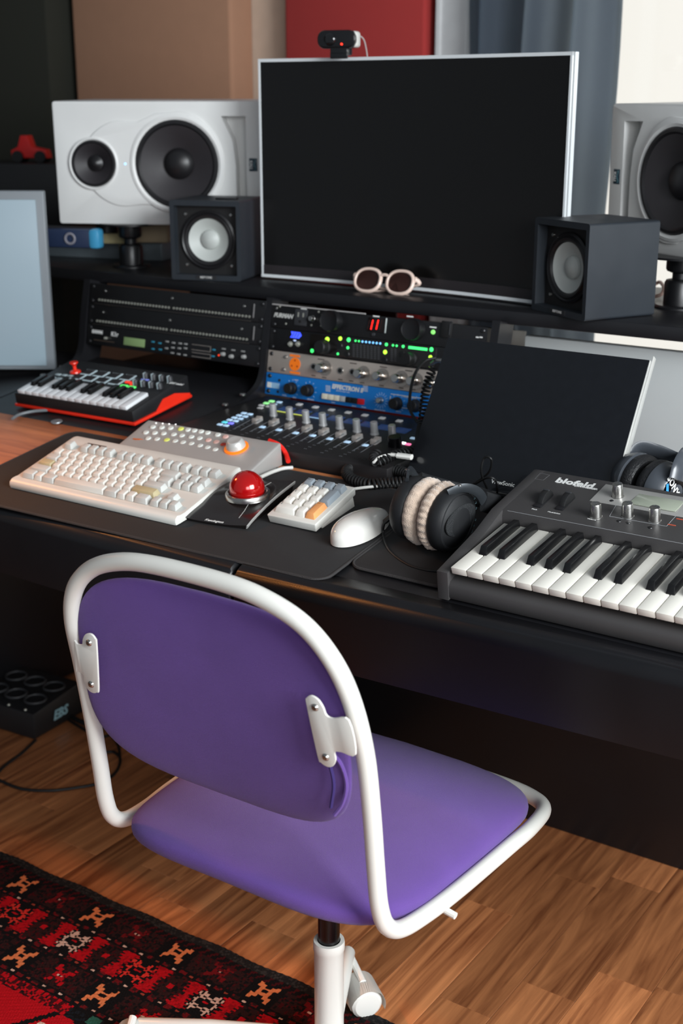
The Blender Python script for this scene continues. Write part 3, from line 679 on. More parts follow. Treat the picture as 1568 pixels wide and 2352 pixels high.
for px, py in ((180, 867), (208, 871), (238, 875), (268, 879), (204, 857), (233, 861), (263, 865), (294, 869)):
    p = on(MP, px, py, .0278, .1059); M = T(*p) @ RX(6)
    bm = B(); box(bm, (0, 0, .0015), (.021, .019, .004), .001); pd = finish('drum_pad', bm, PADC, mpk, M)
    bm = B()
    for a, b, c_, d_ in ((0, -.0108, .026, .0030), (.0122, 0, .0030, .024), (0, .0105, .026, .001)): box(bm, (a, b, .001), (c_, d_, .0012))
    finish('pad_border', bm, PADL, pd, T(0, 0, .0008))
KSV = mat('knob_pale', (178, 194, 198), .4)
for r_ in range(2):
    for c_ in range(4):
        p = Vector((.238+c_*.0205, .104+r_*.032, 0)); p.z = .028+p.y*.1059
        bm = B(); lathe(bm, [(.0065, 0), (.0060, .010), (.0045, .012), (0, .012)], 16, T(*p)); kn = finish('knob', bm, DKG, mpk)
        bm = B(); box(bm, (p.x, p.y-.003, p.z+.0065), (.0022, .007, .0125)); finish('pointer', bm, KSV, kn)
for i, (px, py, m_) in enumerate(((296, 878, 'r'), (307, 883, 'r'), (285, 886, 'g'), (303, 889, 'g'))):
    p = on(MP, px, py, .029, .1059); bm = B(); box(bm, p, (.017, .007, .003), .001); finish('bank_button', bm, mat('button_lit_red', (255, 60, 40), .4, emit=.8) if m_ == 'r' else mat('button_lit_green', (90, 230, 110), .4, emit=.7), mpk)
p = on(MP, 333, 872, .0285, .1059); bm = B(); box(bm, p, (.018, .006, .001)); finish('display', bm, mat('display_lilac', (120, 130, 210), .3, emit=.5), mpk)
p = on(MP, 173, 855, .029, .1059); bm = B(); lathe(bm, [(.012, 0), (.011, .003), (.004, .006), (.0035, .014), (.009, .020), (.0085, .022), (0, .0215)], 20, T(*p)); finish('joystick', bm, REDM, mpk)
for i in range(6):
    p = on(MP, 122+(i % 3)*14+(i//3)*12, 868-(i//3)*8+(i % 3)*1.5, .0285, .1059); bm = B(); box(bm, p, (.012, .008, .002), .0008); finish('small_button', bm, KSV, mpk)
p = on(MP, 402, 881, .0285, .1059); text('lettering', 'MPK mini', .010, WINK, mpk, T(*p) @ RX(6), .0003, shear=.2)
# ------------------------------------------------------------------ fader controller
FD = dk(-1.572, .312, .001); fd = thing('fader_controller', 'black motor fader control surface with silver knobs below the blue rack unit', 'controller', FD)
bm = B(); quadbox(bm, [(0, 0, -.012), (.480, 0, -.012), (.480, .305, -.038), (0, .305, -.038)], [(0, .004, .022), (.480, .004, .022), (.480, .305, -.0125), (0, .305, -.0125)], .003); finish('housing', bm, mat('fader_black', (30, 28, 29), .45, var=.1), fd)
FS = -.115
def fp(cx, cy, z=.0225): return on(FD, cx/2.703+580, cy/2.703+660, z, FS)
KN = [(130, 797), (232, 820), (333, 840), (437, 857), (541, 877), (648, 897), (757, 914), (868, 934)]
bm = B(); lathe(bm, [(.0080, 0), (.0078, .003), (.0070, .0035), (.0067, .0235), (.0060, .0243), (0, .0243)], 24); km = None; ENC = mat('encoder_silver', (206, 206, 206), .32, .55)
for c_ in KN:
    M = T(*fp(*c_))
    if km is None: km = finish('encoder_knob', bm, ENC, fd, M)
    else: inst('encoder_knob', km.data, fd, M)
CAPG = mat('fader_cap_grey', (150, 142, 136), .5, var=.05); CAPS = mat('fader_cap_silver', (186, 184, 182), .35, .4)
cm = None; SLOT = mat('fader_slot_line', (96, 98, 102), .6)
FC = [(30, 838), (133, 853), (233, 871), (338, 890), (442, 910), (548, 925), (650, 948), (765, 968)]
for i, c_ in enumerate(FC):
    p = fp(*c_); M = T(*p)
    if cm is None:
        bm = B(); prism(bm, [(-.011, .0), (.011, 0), (.0105, .009), (.006, .0105), (.0, .0075), (-.006, .0105), (-.0105, .009)], -.0055, .0055, .0008, RZ(90) @ RX(90)); cm = finish('fader_cap', bm, CAPG, fd, M)
        bm = B(); box(bm, (.0058, 0, .0045), (.0006, .018, .0065)); finish('cap_line', bm, CAPS, cm); cl_ = cm.children[0].data
    else:
        o = inst('fader_cap', cm.data, fd, M); inst('cap_line', cl_, o)
    bm = B()
    for dx in (-.0085, .0085): box(bm, (p.x+dx, p.y-.055, .0230+FS*(p.y-.055)), (.0008, .105, .0008))
    for k_ in range(7):
        for dx in (-.013, -.0095): box(bm, (p.x+dx+.004, p.y-.02-k_*.013, .0228+FS*(p.y-.02-k_*.013)), (.0022, .0009, .0006))
    finish('fader_scale', bm, SLOT, fd)
LEDB = mat('led_button_ice', (176, 206, 232), .3, emit=.5); LEDW = mat('led_button_white', (206, 206, 206), .4, emit=.15)
for c_ in [(60, 870), (163, 888), (266, 907), (372, 923), (478, 943), (587, 963), (698, 983)]:
    bm = B(); box(bm, fp(*c_)+Vector((0, 0, .001)), (.012, .008, .0025), .001); finish('lit_button', bm, LEDB, fd)
for c_ in [(290, 730), (390, 747), (490, 764), (593, 780), (697, 797), (803, 815), (910, 833)]:
    bm = B(); box(bm, fp(*c_)+Vector((0, 0, .001)), (.012, .010, .0025), .001); finish('channel_button', bm, LEDW, fd)
LC = [(1.0, 1.0, 1), (0, 0, 0)]
LCD = mat('scribble_strip_blue', (36, 58, 104), .3, emit=.35)
for i in range(8):
    a = fp(180+i*102, 748+i*18.5); b = fp(268+i*102, 764+i*18.5); d = fp(225+i*102, 800+i*18.5)
    c_ = (a+b)/2; bm = B(); box(bm, (c_.x, c_.y-.014, .0228+FS*(c_.y-.014)), (.030, .036, .0012), .0004); dp = finish('scribble_strip', bm, LCD, fd)
    if i < 3:
        for yy in (.002, -.027):
            bm = B(); box(bm, (c_.x+.001, c_.y+yy, .0238+FS*(c_.y+yy)), (.026, .0026, .0005))
            finish('level_bar', bm, mat('bar_yellow', (216, 226, 90), .4, emit=.7) if i < 2 else mat('bar_ice', (160, 200, 236), .4, emit=.6), dp)
# small button block on the left
for i, (cx, cy, k_) in enumerate([(118, 710, 'g'), (85, 722, 'g'), (55, 735, 'w'), (48, 752, 'w'), (166, 716, 'i'), (132, 730, 'i'), (100, 742, 'w'), (40, 822, 'i')]):
    bm = B(); box(bm, fp(cx, cy)+Vector((0, 0, .001)), (.0115, .0075, .0022), .001); finish('mode_button', bm, {'g': mat('led_green', (150, 240, 150), .4, emit=.8), 'w': LEDW, 'i': LEDB}[k_], fd)
for r_ in range(6):
    for c_ in range(2):
        px = 560-r_*11+c_*14; py = 950+r_*5.2+c_*2.5; p = on(FD, px, py, .0225, FS)
        bm = B(); box(bm, p+Vector((0, 0, .001)), (.011, .0075, .0022), .001)
        finish('mode_button', bm, mat('led_violet', (120, 120, 240), .4, emit=.8) if (r_, c_) == (4, 1) else (mat('led_teal', (90, 200, 214), .4, emit=.8) if (r_, c_) == (4, 0) else LEDB), fd)
for cx, cy, m_ in ((932, 970, mat('led_bright_white', (240, 250, 255), .3, emit=2.5)), (965, 978, mat('led_pink', (255, 120, 170), .3, emit=1.2)), (995, 940, LEDB)):
    bm = B(); box(bm, fp(cx, cy)+Vector((0, 0, .001)), (.010, .007, .0025), .001); finish('lit_button', bm, m_, fd)
p = fp(885, 985); bm = B(); lathe(bm, [(.0125, 0), (.012, .017), (.011, .018), (0, .018)], 28, T(*p)); finish('jog_knob', bm, DSTEEL, fd)
bm = B(); lathe(bm, [(0, .002), (.011, .002), (.0115, 0)], 28, DESK @ T(*on(DESK, 130, 969, .001))); gr = finish('cable_grommet', bm, mat('dull_aluminium', (150, 156, 160), .4, .6), desk)
# ------------------------------------------------------------------ synthesizer keyboard
BF = dk(-.815, .0, .0015); syn = thing('synthesizer', 'dark grey synthesizer keyboard with white keys at the right end of the desk', 'synthesizer', BF)
SB = mat('synth_charcoal', (60, 58, 58), .5, bump=.08, bs=800, var=.1, vs=12); L_ = .743
CK = [(0, 0), (0, .041), (.105, .054), (.157, .067), (.292, .075), (.300, .072), (.300, 0)]
PX = Matrix(((0, 0, 1, 0), (1, 0, 0, 0), (0, 1, 0, 0), (0, 0, 0, 1)))
for xx in (0, L_-.017):
    bm = B(); prism(bm, CK, 0, .017, .001, T(xx, 0, 0) @ PX); finish('end_cheek', bm, SB, syn)
bm = B(); prism(bm, [(.004, .001), (.001, .006), (.001, .020), (.006, .026), (.020, .029), (.16, .029), (.16, .001)], .017, L_-.017, 0, PX); finish('front_rail', bm, SB, syn, ang=50)
bm = B(); prism(bm, [(.156, .002), (.156, .058), (.159, .0672), (.292, .0748), (.300, .072), (.300, .002)], .0168, L_-.0168, 0, PX); finish('panel', bm, SB, syn)
k0 = on(BF, 1033.5, 1302.4, .05); WK = .1651/7; KX, KY_ = k0.x, k0.y
IVS = mat('synth_white_key', (228, 224, 214), .38, var=.01)
bm = B(); quadbox(bm, [(.0005, .003, -.011), (WK-.0005, .003, -.011), (WK-.0005, .15, -.011), (.0005, .15, -.011)], [(.0005, 0, 0), (WK-.0005, 0, 0), (WK-.0005, .152, 0), (.0005, .152, 0)], .0012, 2); wk = None
for i in range(29):
    if KX+(i+1)*WK > L_-.016: break
    M = T(KX+i*WK, KY_, .05)
    if wk is None: wk = finish('white_key', bm, IVS, syn, M)
    else: inst('white_key', wk.data, syn, M)
nw = i
bm = B(); quadbox(bm, [(-.0062, .048, -.002), (.0062, .048, -.002), (.0062, .150, -.002), (-.0062, .150, -.002)], [(-.0045, .054, .0115), (.0045, .054, .0115), (.0045, .150, .010), (-.0045, .150, .010)], .0012, 2); bk = None
for i in range(nw-1):
    if i % 7 in (0, 1, 3, 4, 5):
        off = {0: -.002, 1: .002, 3: -.0025, 4: 0, 5: .0025}[i % 7]; M = T(KX+(i+1)*WK+off, KY_, .05)
        if bk is None: bk = finish('black_key', bm, EB, syn, M)
        else: inst('black_key', bk.data, syn, M)
PS = .0076/.133; PZ = .0672-.159*PS
def pp(px, py, dz=0.0): v = on(BF, px, py, PZ, PS); v.z += dz; return v
TP = RX(math.degrees(math.atan(PS)))
text('lettering', 'blofeld', .0215, WINK, syn, T(*pp(1320, 1110, .0002)) @ TP, .0002, bold=.0007, space=1.0)
text('lettering', 'SYNTHESIZER', .0058, WINK, syn, T(*pp(1345, 1120, .0002)) @ TP, .0002, bold=.0002)
SILP = mat('synth_silver_panel', (188, 186, 182), .4, .35, var=.03)
a, b = pp(1393, 1113), pp(1351, 1150); x_l = (a.x+b.x)/2
bm = B(); quadbox(bm, [(x_l, b.y, b.z-.001), (.70, b.y, b.z-.001), (.70, a.y, a.z-.001), (x_l, a.y, a.z-.001)], [(x_l, b.y, b.z+.0006), (.70, b.y, b.z+.0006), (.70, a.y, a.z+.0006), (x_l, a.y, a.z+.0006)], .0003); finish('display_plate', bm, SILP, syn)
c_, d_ = pp(1469, 1132), pp(1550, 1178); xl, xr, yb, yt = (c_.x+pp(1447, 1156).x)/2, pp(1550, 1178).x, d_.y, c_.y
bm = B(); box(bm, ((xl+xr)/2, (yb+yt)/2, PZ+PS*(yb+yt)/2+.0009), (xr-xl, yt-yb, .0012), .0002, M=None); finish('display', bm, mat('lcd_grey_green', (158, 164, 148), .25, coat=.4), syn)
bm = B()
for (p1, p2) in (((1165, 1173), (1568, 1249)), ((1420, 1150), (1399, 1186)), ((1399, 1186), (1530, 1209)), ((1530, 1209), (1556, 1180))):
    tube(bm, [pp(*p1, .0001), pp(*p2, .0001)], .00035, 6)
finish('panel_line', bm, mat('panel_line_grey', (140, 142, 144), .6), syn)
bm = B(); lathe(bm, [(.0092, 0), (.0090, .001), (.0082, .0014), (.0074, .0195), (.0068, .0205), (.0050, .0203), (0, .0201)], 32); kn = None
for px, py in ((1418, 1141), (1368, 1187), (1441, 1186), (1503, 1196)):
    M = T(*pp(px, py)) @ TP
    if kn is None: kn = finish('knob', bm, STEEL, syn, M)
    else: inst('knob', kn.data, syn, M)
for px, py in ((1252, 1147), (1302, 1153)):
    p = pp(px, py); bm = B(); box(bm, (p.x, p.y+.002, p.z-.002), (.012, .058, .006), .001); sl = finish('wheel_slot', bm, BLK, syn)
    bm = B(); cyl(bm, (p.x-.0045, p.y, p.z-.006), (p.x+.0045, p.y, p.z-.006), .0195, n=40, bev=.001); wh = finish('wheel', bm, RUB, syn)
    bm = B(); box(bm, (p.x, p.y+.004, p.z+.0130), (.009, .003, .002), .0005); finish('wheel_ridge', bm, DKG, wh)
for px, py, s_ in ((1227, 1170, 'Pitch'), (1272, 1178, 'Modulation'), (1358, 1193, 'Volume')):
    text('lettering', s_, .0042, WINK, syn, T(*pp(px, py, .0002)) @ TP, .0001)
for px, py, m_ in ((1421, 1197, BLK), (1443, 1201, BLK), (1493, 1212, BLK), (1404, 1151, BLK)):
    bm = B(); lathe(bm, [(0, .0012), (.0028, .001), (.0034, 0)], 14, T(*pp(px, py)) @ TP); finish('push_button', bm, m_, syn)
for px, py in ((1542, 1206), (1562, 1193)):
    bm = B(); box(bm, pp(px, py, .0002), (.011, .002, .0006)); finish('label_bar', bm, mat('orange_red_print', (190, 84, 58), .6), syn)
bm = B()
for (p1, p2) in (((1240, 1087), (1262, 1091)), ((1262, 1091), (1247, 1103)), ((1247, 1103), (1228, 1100)), ((1228, 1100), (1240, 1087))): tube(bm, [pp(*p1, .0001), pp(*p2, .0001)], .0003, 5)
finish('panel_mark', bm, mat('faint_grey_print', (86, 86, 88), .7), syn)
# ------------------------------------------------------------------ portable flat screen leaning behind the headphones
vy = Vector((0, .5253, .8509)); vz = Vector((0, -.8509, .5253))
VM = Matrix(((1, 0, 0, -1.066), (0, vy.y, vz.y, 1.762), (0, vy.z, vz.z, .787), (0, 0, 0, 1)))
vs_ = thing('portable_monitor', 'thin dark portable monitor leaning back behind the synthesizer', 'monitor', VM)
bm = B(); box(bm, (.176, .109, -.0045), (.353, .246, .008), .002, 2); finish('shell', bm, SIL, vs_)
bm = B(); box(bm, (.176, .109, .0002), (.351, .244, .0024), .0008); finish('screen', bm, mat('dark_glossy_screen', (10, 12, 17), .22, var=.25, vs=60, coat=.3), vs_)
p = on(VM, 1154, 1113, .0015); text('lettering', 'ViewSonic', .0098, WINK, vs_, T(p.x, p.y+.002, .0020), .0002)
bm = B(); quadbox(bm, [(.04, -.016, -.012), (.31, -.016, -.012), (.31, -.010, -.060), (.04, -.010, -.060)], [(.04, -.008, -.008), (.31, -.008, -.008), (.31, .10, -.012), (.04, .10, -.012)]); finish('kickstand', bm, DKG, vs_)
bm = B(); box(bm, (.3535, .16, -.010), (.002, .16, .012), .0005); finish('side_edge', bm, SIL, vs_)
# ------------------------------------------------------------------ velour-padded studio headphones
p = on(DESK, 1000, 1190, .056); HP = dk(p.x-.012, p.y+.012, .056, -6) @ RY(3)
hp = thing('studio_headphones', 'black studio headphones with fluffy grey ear pads lying on the mouse pad', 'headphones', HP)
VEL = mat('grey_velour', (198, 176, 158), .95, var=.42, vs=95, bump=.9, bs=700, sheen=.6, spec=.1); HBK = mat('headphone_black', (26, 27, 29), .5, bump=.15, bs=1500)
AXX = RY(90)
def velpad(s):
    def f(u, v):
        a = 2*PI*u; b = 2*PI*v; rib = 1+.10*math.sin(a*30+.6*math.sin(a*7))*(1 if s > 0 else .3)*max(0, math.cos(b)) + .035*math.sin(a*11+s)
        R_ = .0335; r_ = .0150*rib; rad = R_+r_*math.cos(b)*1.0; x = s*(.0135+.0125*math.sin(b))
        return Vector((x, rad*math.cos(a), rad*math.sin(a)*1.04))
    bm = B(); V = grid(bm, f, 200, 14, True); bmesh.ops.remove_doubles(bm, verts=bm.verts, dist=1e-5)
    return bm
for s in (1, -1):
    SX = Matrix.Diagonal((s, 1, 1, 1))
    finish('ear_pad', velpad(s), VEL, hp, ang=80)
    bm = B(); lathe(bm, [(0, .022), (.0455, .022), (.0475, .025), (.0475, .036), (.0455, .042), (.0430, .0455), (.0405, .046), (.0385, .044), (.030, .0485), (.015, .052), (0, .053)], 48, SX @ AXX); cup = finish('ear_cup', bm, HBK, hp)
    bm = B(); prism(bm, [(.036*math.cos(2*PI*k/36)*.62-.004, .036*math.sin(2*PI*k/36)) for k in range(36)], .0475, .0505, .0012, SX @ AXX); finish('cup_plate', bm, mat('cup_plate_textured', (34, 36, 38), .45, bump=.9, bs=900), cup)
    bm = B(); tube(bm, smoothpath([(s*.036, -.012, .046), (s*.046, .004, .051), (s*.054, .020, .046), (s*.058, .034, .034), (s*.058, .046, .016)], 6), .0048, 10, flat=(.5, 1.5)); yk = finish('yoke', bm, mat('yoke_grey', (58, 62, 66), .4, .5), hp)
    bm = B(); lathe(bm, [(0, .0016), (.0026, .0014), (.003, 0)], 10, T(s*.046, .002, .056)); finish('screw', bm, STEEL, yk)
bm = B(); tube(bm, smoothpath([(.058, .044, .018), (.056, .075, .0), (.040, .105, -.016), (0, .122, -.022), (-.040, .105, -.016), (-.056, .075, .0), (-.058, .044, .018)], 8), .010, 12, flat=(.45, 1.5)); finish('headband', bm, HBK, hp)
for ch_, a_ in zip('DT 770 PRO', [62-i*11.5 for i in range(10)]):
    if ch_ != ' ':
        a = math.radians(a_); text('lettering', ch_, .0075, mat('print_ice', (150, 190, 200), .6), hp, T(.0452, .0425*math.cos(a)*0+.0436*math.cos(a), .0436*math.sin(a)) @ RY(90+12*0) @ RZ(90) @ RZ(a_-90), .0002)
P = [on(DESK, 905, 1180, .05), on(DESK, 884, 1198, .032), on(DESK, 880, 1225, .010), on(DESK, 895, 1265, .0045), on(DESK, 935, 1296, .0045), on(DESK, 975, 1309, .0045), on(DESK, 1010, 1313, .005)]
W_P = [DESK @ v for v in P]; bm = B(); tube(bm, smoothpath(W_P, 8), .0022, 8); cb = finish('headphone_cable', bm, RUB); tag(cb, 'thin straight black cable curving from the grey-padded headphones to the synthesizer', 'cable')
bm = B(); tube(bm, smoothpath([W_P[0], W_P[0].lerp(W_P[1], .5), W_P[1]], 5), .0042, 8); finish('strain_relief', bm, RUB, cb)
# ------------------------------------------------------------------ second headphones behind the synthesizer
p = on(DESK, 1484, 1122, .042); H2 = dk(p.x, p.y+.012, .043, -20)
h2 = thing('wireless_headphones', 'black leather-padded headphones standing behind the synthesizer', 'headphones', H2)
LEA = mat('black_leather', (26, 26, 28), .42, bump=.5, bs=350); SHG = mat('satin_grey_shell', (64, 68, 74), .32, var=.06, coat=.2)
for s, dx in ((1, .002), (-1, -.004)):
    SX = T(dx, 0, 0) @ Matrix.Diagonal((s, 1, 1, 1))
    bm = B(); lathe(bm, [(.018, .004), (.026, .000), (.036, .001), (.0415, .007), (.0425, .014), (.040, .020), (.018, .020)], 40, SX @ AXX); finish('ear_pad', bm, LEA, h2)
    bm = B(); lathe(bm, [(.0405, .019), (.0425, .022), (.0420, .028), (.0385, .037), (.0320, .046), (.0300, .0475), (.0295, .0465), (.012, .0485), (0, .049)], 40, SX @ AXX); finish('ear_cup', bm, SHG, h2)
    bm = B(); lathe(bm, [(0, .0492), (.0290, .0472)], 40, SX @ AXX); finish('cap_disc', bm, mat('gloss_black', (12, 12, 14), .15), h2)
text('lettering', 'SONY', .0145, WINK, h2, T(.0515, -.008, .016) @ RY(90) @ RZ(90) @ RZ(-62), .0003, bold=.0004, space=1.05)
bm = B(); box(bm, (.0512, -.020, .008), (.0006, .005, .030), M=None); finish('blue_stripe', bm, mat('stripe_blue', (60, 150, 226), .4), h2)
bm = B(); tube(bm, smoothpath([(-.052, .010, .010), (-.050, .030, .036), (-.03, .05, .030), (0, .065, .020), (.03, .05, .040), (.046, .025, .052), (.056, .0, .046), (.060, -.012, .030)], 8), .010, 12, flat=(.35, 1.3)); finish('headband', bm, SHG, h2)
# ------------------------------------------------------------------ cables on the desk
def dpath(pts, h): return [DESK @ on(DESK, x, y, (h[i] if isinstance(h, list) else h)) for i, (x, y) in enumerate(pts)]
def cable(nm, label, pts, r, m, cat='cable'):
    bm = B(); tube(bm, smoothpath(pts, 8), r, 8); return tag(finish(nm, bm, m), label, cat)
CP = dpath([(972, 1108), (931, 1088), (899, 1078), (868, 1071), (836, 1066), (812, 1070), (796, 1084), (806, 1100), (828, 1108), (852, 1113), (883, 1110), (930, 1108)], [.014, .012, .011, .011, .011, .011, .0105, .0105, .0105, .0105, .0105, .0105])
bm = B(); tube(bm, coil(CP, .0078, .0062, 10), .0024, 6); tag(finish('coiled_cable', bm, RUB), 'thick black coiled headphone cable heaped behind the number pad', 'cable')
CP = [aty(995, 842, 1.955), aty(985, 870, 1.95), aty(976, 905, 1.94), aty(972, 950, 1.925), aty(966, 990, 1.90)] + dpath([(955, 1030), (905, 1046), (868, 1062), (858, 1050), (866, 1038)], [.03, .034, .034, .036, .040])
bm = B(); tube(bm, coil(CP, .0068, .0068, 10), .0020, 6); tag(finish('coiled_cable', bm, RUB), 'coiled black cable hanging in front of the blue rack unit', 'cable')
cable('patch_cable', 'smooth black cable looping in front of the rack beside the leaning monitor', [aty(1000, 822, 2.02), aty(975, 830, 2.0), aty(952, 860, 1.97), aty(941, 910, 1.955), aty(943, 945, 1.945), aty(962, 975, 1.93)], .0028, RUB)
bm = B(); tube(bm, [aty(1020, 829, 2.02), aty(1003, 827, 2.02), aty(990, 836, 2.02)], [.0045, .0045, .003], 10); tag(finish('jack_plug', bm, STEEL), 'metal jack plug in front of the black audio interface', 'plug')
WC = mat('white_cable', (222, 220, 214), .45)
cable('usb_cable', 'white cable with moulded plug at the left edge of the leaning monitor', dpath([(858, 1062), (868, 1052), (885, 1046), (900, 1044)], .040), .0022, WC)
o = bpy.data.objects['usb_cable']; bm = B(); a, b = dpath([(898, 1044), (945, 1050)], .040); tube(bm, [a, a.lerp(b, .3), a.lerp(b, .32), b], [.0045, .0045, .0068, .0068], 8, flat=(1, .7)); finish('connector', bm, WC, o)
cable('keypad_cable', 'white cable running from the number pad to the right', dpath([(800, 1125), (835, 1120), (880, 1116), (930, 1116)], [.020, .012, .008, .006]), .0024, WC)
cable('keyboard_cable', 'white cable behind the red trackball', dpath([(598, 1096), (625, 1084), (650, 1076), (672, 1074)], [.016, .010, .008, .006]), .0032, WC)
cable('red_cable', 'bright red cable behind the silver controller', dpath([(618, 1012), (640, 1022), (655, 1040), (662, 1060)], [.040, .036, .020, .012]), .0042, mat('red_cable_jacket', (236, 40, 30), .4))
cable('grey_cable', 'thin grey cable in front of the small pad keyboard', dpath([(28, 962), (45, 952), (75, 945), (110, 942)], .006), .0030, mat('grey_cable_jacket', (110, 116, 120), .5))
cable('thin_cable', 'thin black cable looping above the monitor brand lettering', dpath([(1090, 1112), (1120, 1097), (1138, 1105), (1140, 1140), (1120, 1150)], [.03, .06, .055, .02, .01]), .0018, RUB)
cable('thin_cable', 'thin black cable loop standing against the leaning monitor', dpath([(1118, 1122), (1105, 1085), (1112, 1052), (1128, 1055), (1124, 1082), (1104, 1100), (1085, 1112)], [.02, .06, .085, .085, .06, .04, .03]), .0018, RUB)
# ------------------------------------------------------------------ rack units (panel frame: x right, y up the panel, z towards the viewer)
RU = .04445; RW = .4826
RBLK = mat('rack_black', (19, 19, 21), .42, var=.12); RSCR = mat('rack_screw', (60, 60, 62), .35, .8)
def unit(nm, label, cat, RM, v0, m, nh=1, depth=.2):
    M = RM @ T(0, v0); t = thing(nm, label, cat, M); h = RU*nh
    bm = B(); box(bm, (RW/2, h/2, -.0015), (RW, h-.0008, .003), .0006); t_panel = finish('face_plate', bm, m, t)
    bm = B(); box(bm, (RW/2, h/2, -.003-depth/2), (.442, h-.003, depth), .001); finish('chassis', bm, RBLK, t)
    for x in (.0085, RW-.0085):
        for y in (.007, h-.007):
            bm = B(); lathe(bm, [(0, .0022), (.003, .0022), (.0042, .001), (.0042, 0)], 12, T(x, y, 0)); finish('screw', bm, RSCR, t)
    return t, M
def rl(M, px, py): return on(M, px, py, 0)
def knob(t, x, y, r, h, m, pm=None, n=24, nm='knob'):
    bm = B(); lathe(bm, [(r, 0), (r*.97, h*.3), (r*.86, h*.35), (r*.80, h*.93), (r*.70, h), (0, h)], n, T(x, y, 0)); k = finish(nm, bm, m, t)
    if pm: bm = B(); box(bm, (x, y+r*.45, h+.0002), (r*.16, r*.7, .0004)); finish('pointer', bm, pm, k)
    return k
# left bay, from the top: two patch bays and a synth module
def c7(x, y): return (180+x/3.564, 640+y/3.564)
SOCK = mat('socket_metal', (196, 196, 184), .35, .6)
for k, (lab, ya, yb, xa, xb, scr) in enumerate((('black patch bay with a row of jack sockets, topmost unit of the left rack', 172, 312, 172, 1400, ((220, 100), (768, 160), (1357, 225))), ('black patch bay with a row of jack sockets above the module with the green display', 345, 498, 155, 1378, ((202, 274), (748, 340), (1336, 412))))):
    t, M = unit('patch_bay', lab, 'patch bay', RACK_L, RU*(2-k), RBLK)
    a = rl(M, *c7(xa, ya)); b = rl(M, *c7(xb, yb)); y_ = (a.y+b.y)/2; bm = B(); bk_ = B()
    for i in range(48):
        x = a.x+(b.x-a.x)*(i+(.6 if i > 23 else 0))/47.6
        lathe(bm, [(.0012, .0006), (.0013, .0016), (.0024, .0016), (.0026, 0)], 10, T(x, y_, 0))
    o = finish('jack_sockets', bm, SOCK, t); o['kind'] = 'stuff'
    for s_ in scr:
        p = rl(M, *c7(*s_)); bm = B(); lathe(bm, [(0, .002), (.0025, .0018), (.0032, 0)], 10, T(p.x, p.y, 0)); finish('screw', bm, STEEL, t)
    p = rl(M, *c7(1440, 245 if k == 0 else 420)); bm = B(); box(bm, (p.x, RU*.5, .0015), (.002, .028, .003), .0005); finish('handle_edge', bm, mat('edge_grey', (110, 108, 108), .4), t)
    bm = B(); box(bm, (RW*.48, .001, .0012), (RW*.9, .0018, .0024), .0004); finish('lip', bm, mat('lip_grey', (52, 48, 46), .5), t)
t, M = unit('synth_module', 'black rack synth module with a small green display, lowest in the left rack', 'synth module', RACK_L, 0, RBLK)
def k1(x, y): p = rl(M, *c7(x, y)); return p
p = k1(297, 457); text('lettering', 'K1r', .0135, WINK, t, T(p.x, p.y, .0003), .0002, bold=.0003)
p = k1(155, 437); text('lettering', 'KAWAI', .0095, WINK, t, T(p.x, p.y, .0003), .0002, bold=.0006)
p = k1(458, 520); bm = B(); box(bm, (p.x, p.y, .0005), (.060, .017, .0012), .0003); finish('display', bm, mat('lcd_green', (122, 146, 98), .3, emit=.12), t)
bm = B(); p = k1(230, 487); lathe(bm, [(0, .006), (.0025, .006), (.003, 0)], 12, T(p.x, p.y, 0)); finish('slider_cap', bm, SOCK, t)
bm = B(); p = k1(210, 510); box(bm, (p.x, p.y, .0003), (.06, .0016, .0006)); finish('slot', bm, mat('slot_brown', (74, 62, 52), .5), t)
GB = mat('tiny_button_grey', (150, 150, 148), .5)
for cx, cy in ((728, 515), (722, 570), (780, 525), (775, 565), (770, 608), (835, 530), (828, 570), (822, 617), (880, 535), (878, 570), (874, 625)):
    p = k1(cx, cy); bm = B(); box(bm, (p.x, p.y, .001), (.0085, .0032, .002), .0004); finish('button', bm, GB, t)
for cx, cy in ((612, 517), (668, 528), (1110, 582), (1103, 635), (612, 575), (672, 580)):
    p = k1(cx, cy); bm = B(); box(bm, (p.x, p.y, .0008), (.008, .0030, .0016), .0004); finish('button', bm, mat('button_teal', (46, 132, 160), .5, emit=.08), t)
for y0_, y1_ in ((545, 600), (610, 655)):
    bm = B(); a = k1(930, y0_-8); b = k1(1080, y1_)
    for xx, yy, w_, h_ in (((a.x+b.x)/2, a.y, b.x-a.x, .001), ((a.x+b.x)/2, b.y, b.x-a.x, .001), (b.x, (a.y+b.y)/2, .001, abs(a.y-b.y))): box(bm, (xx, yy, .0003), (w_, h_, .0006))
    o = finish('panel_print', bm, mat('print_taupe', (140, 132, 126), .6), t)
for cx, cy in ((1190, 618), (1258, 637), (1360, 640)):
    p = k1(cx, cy); knob(t, p.x, p.y, .0045, .008, GB, None, 14)
for cx, cy in ((1190, 575), (1268, 585), (1348, 595)):
    p = k1(cx, cy); bm = B(); box(bm, (p.x, p.y, .0003), (.010, .0028, .0005)); finish('print_label', bm, GB, t)
p = k1(1150, 627); bm = B(); lathe(bm, [(0, .002), (.0015, .0016), (.0018, 0)], 10, T(p.x, p.y, 0)); finish('indicator_light', bm, mat('led_red', (255, 70, 40), .3, emit=1.2), t)
# right bay
def c5(x, y): return (580+x/2.703, 660+y/2.703)
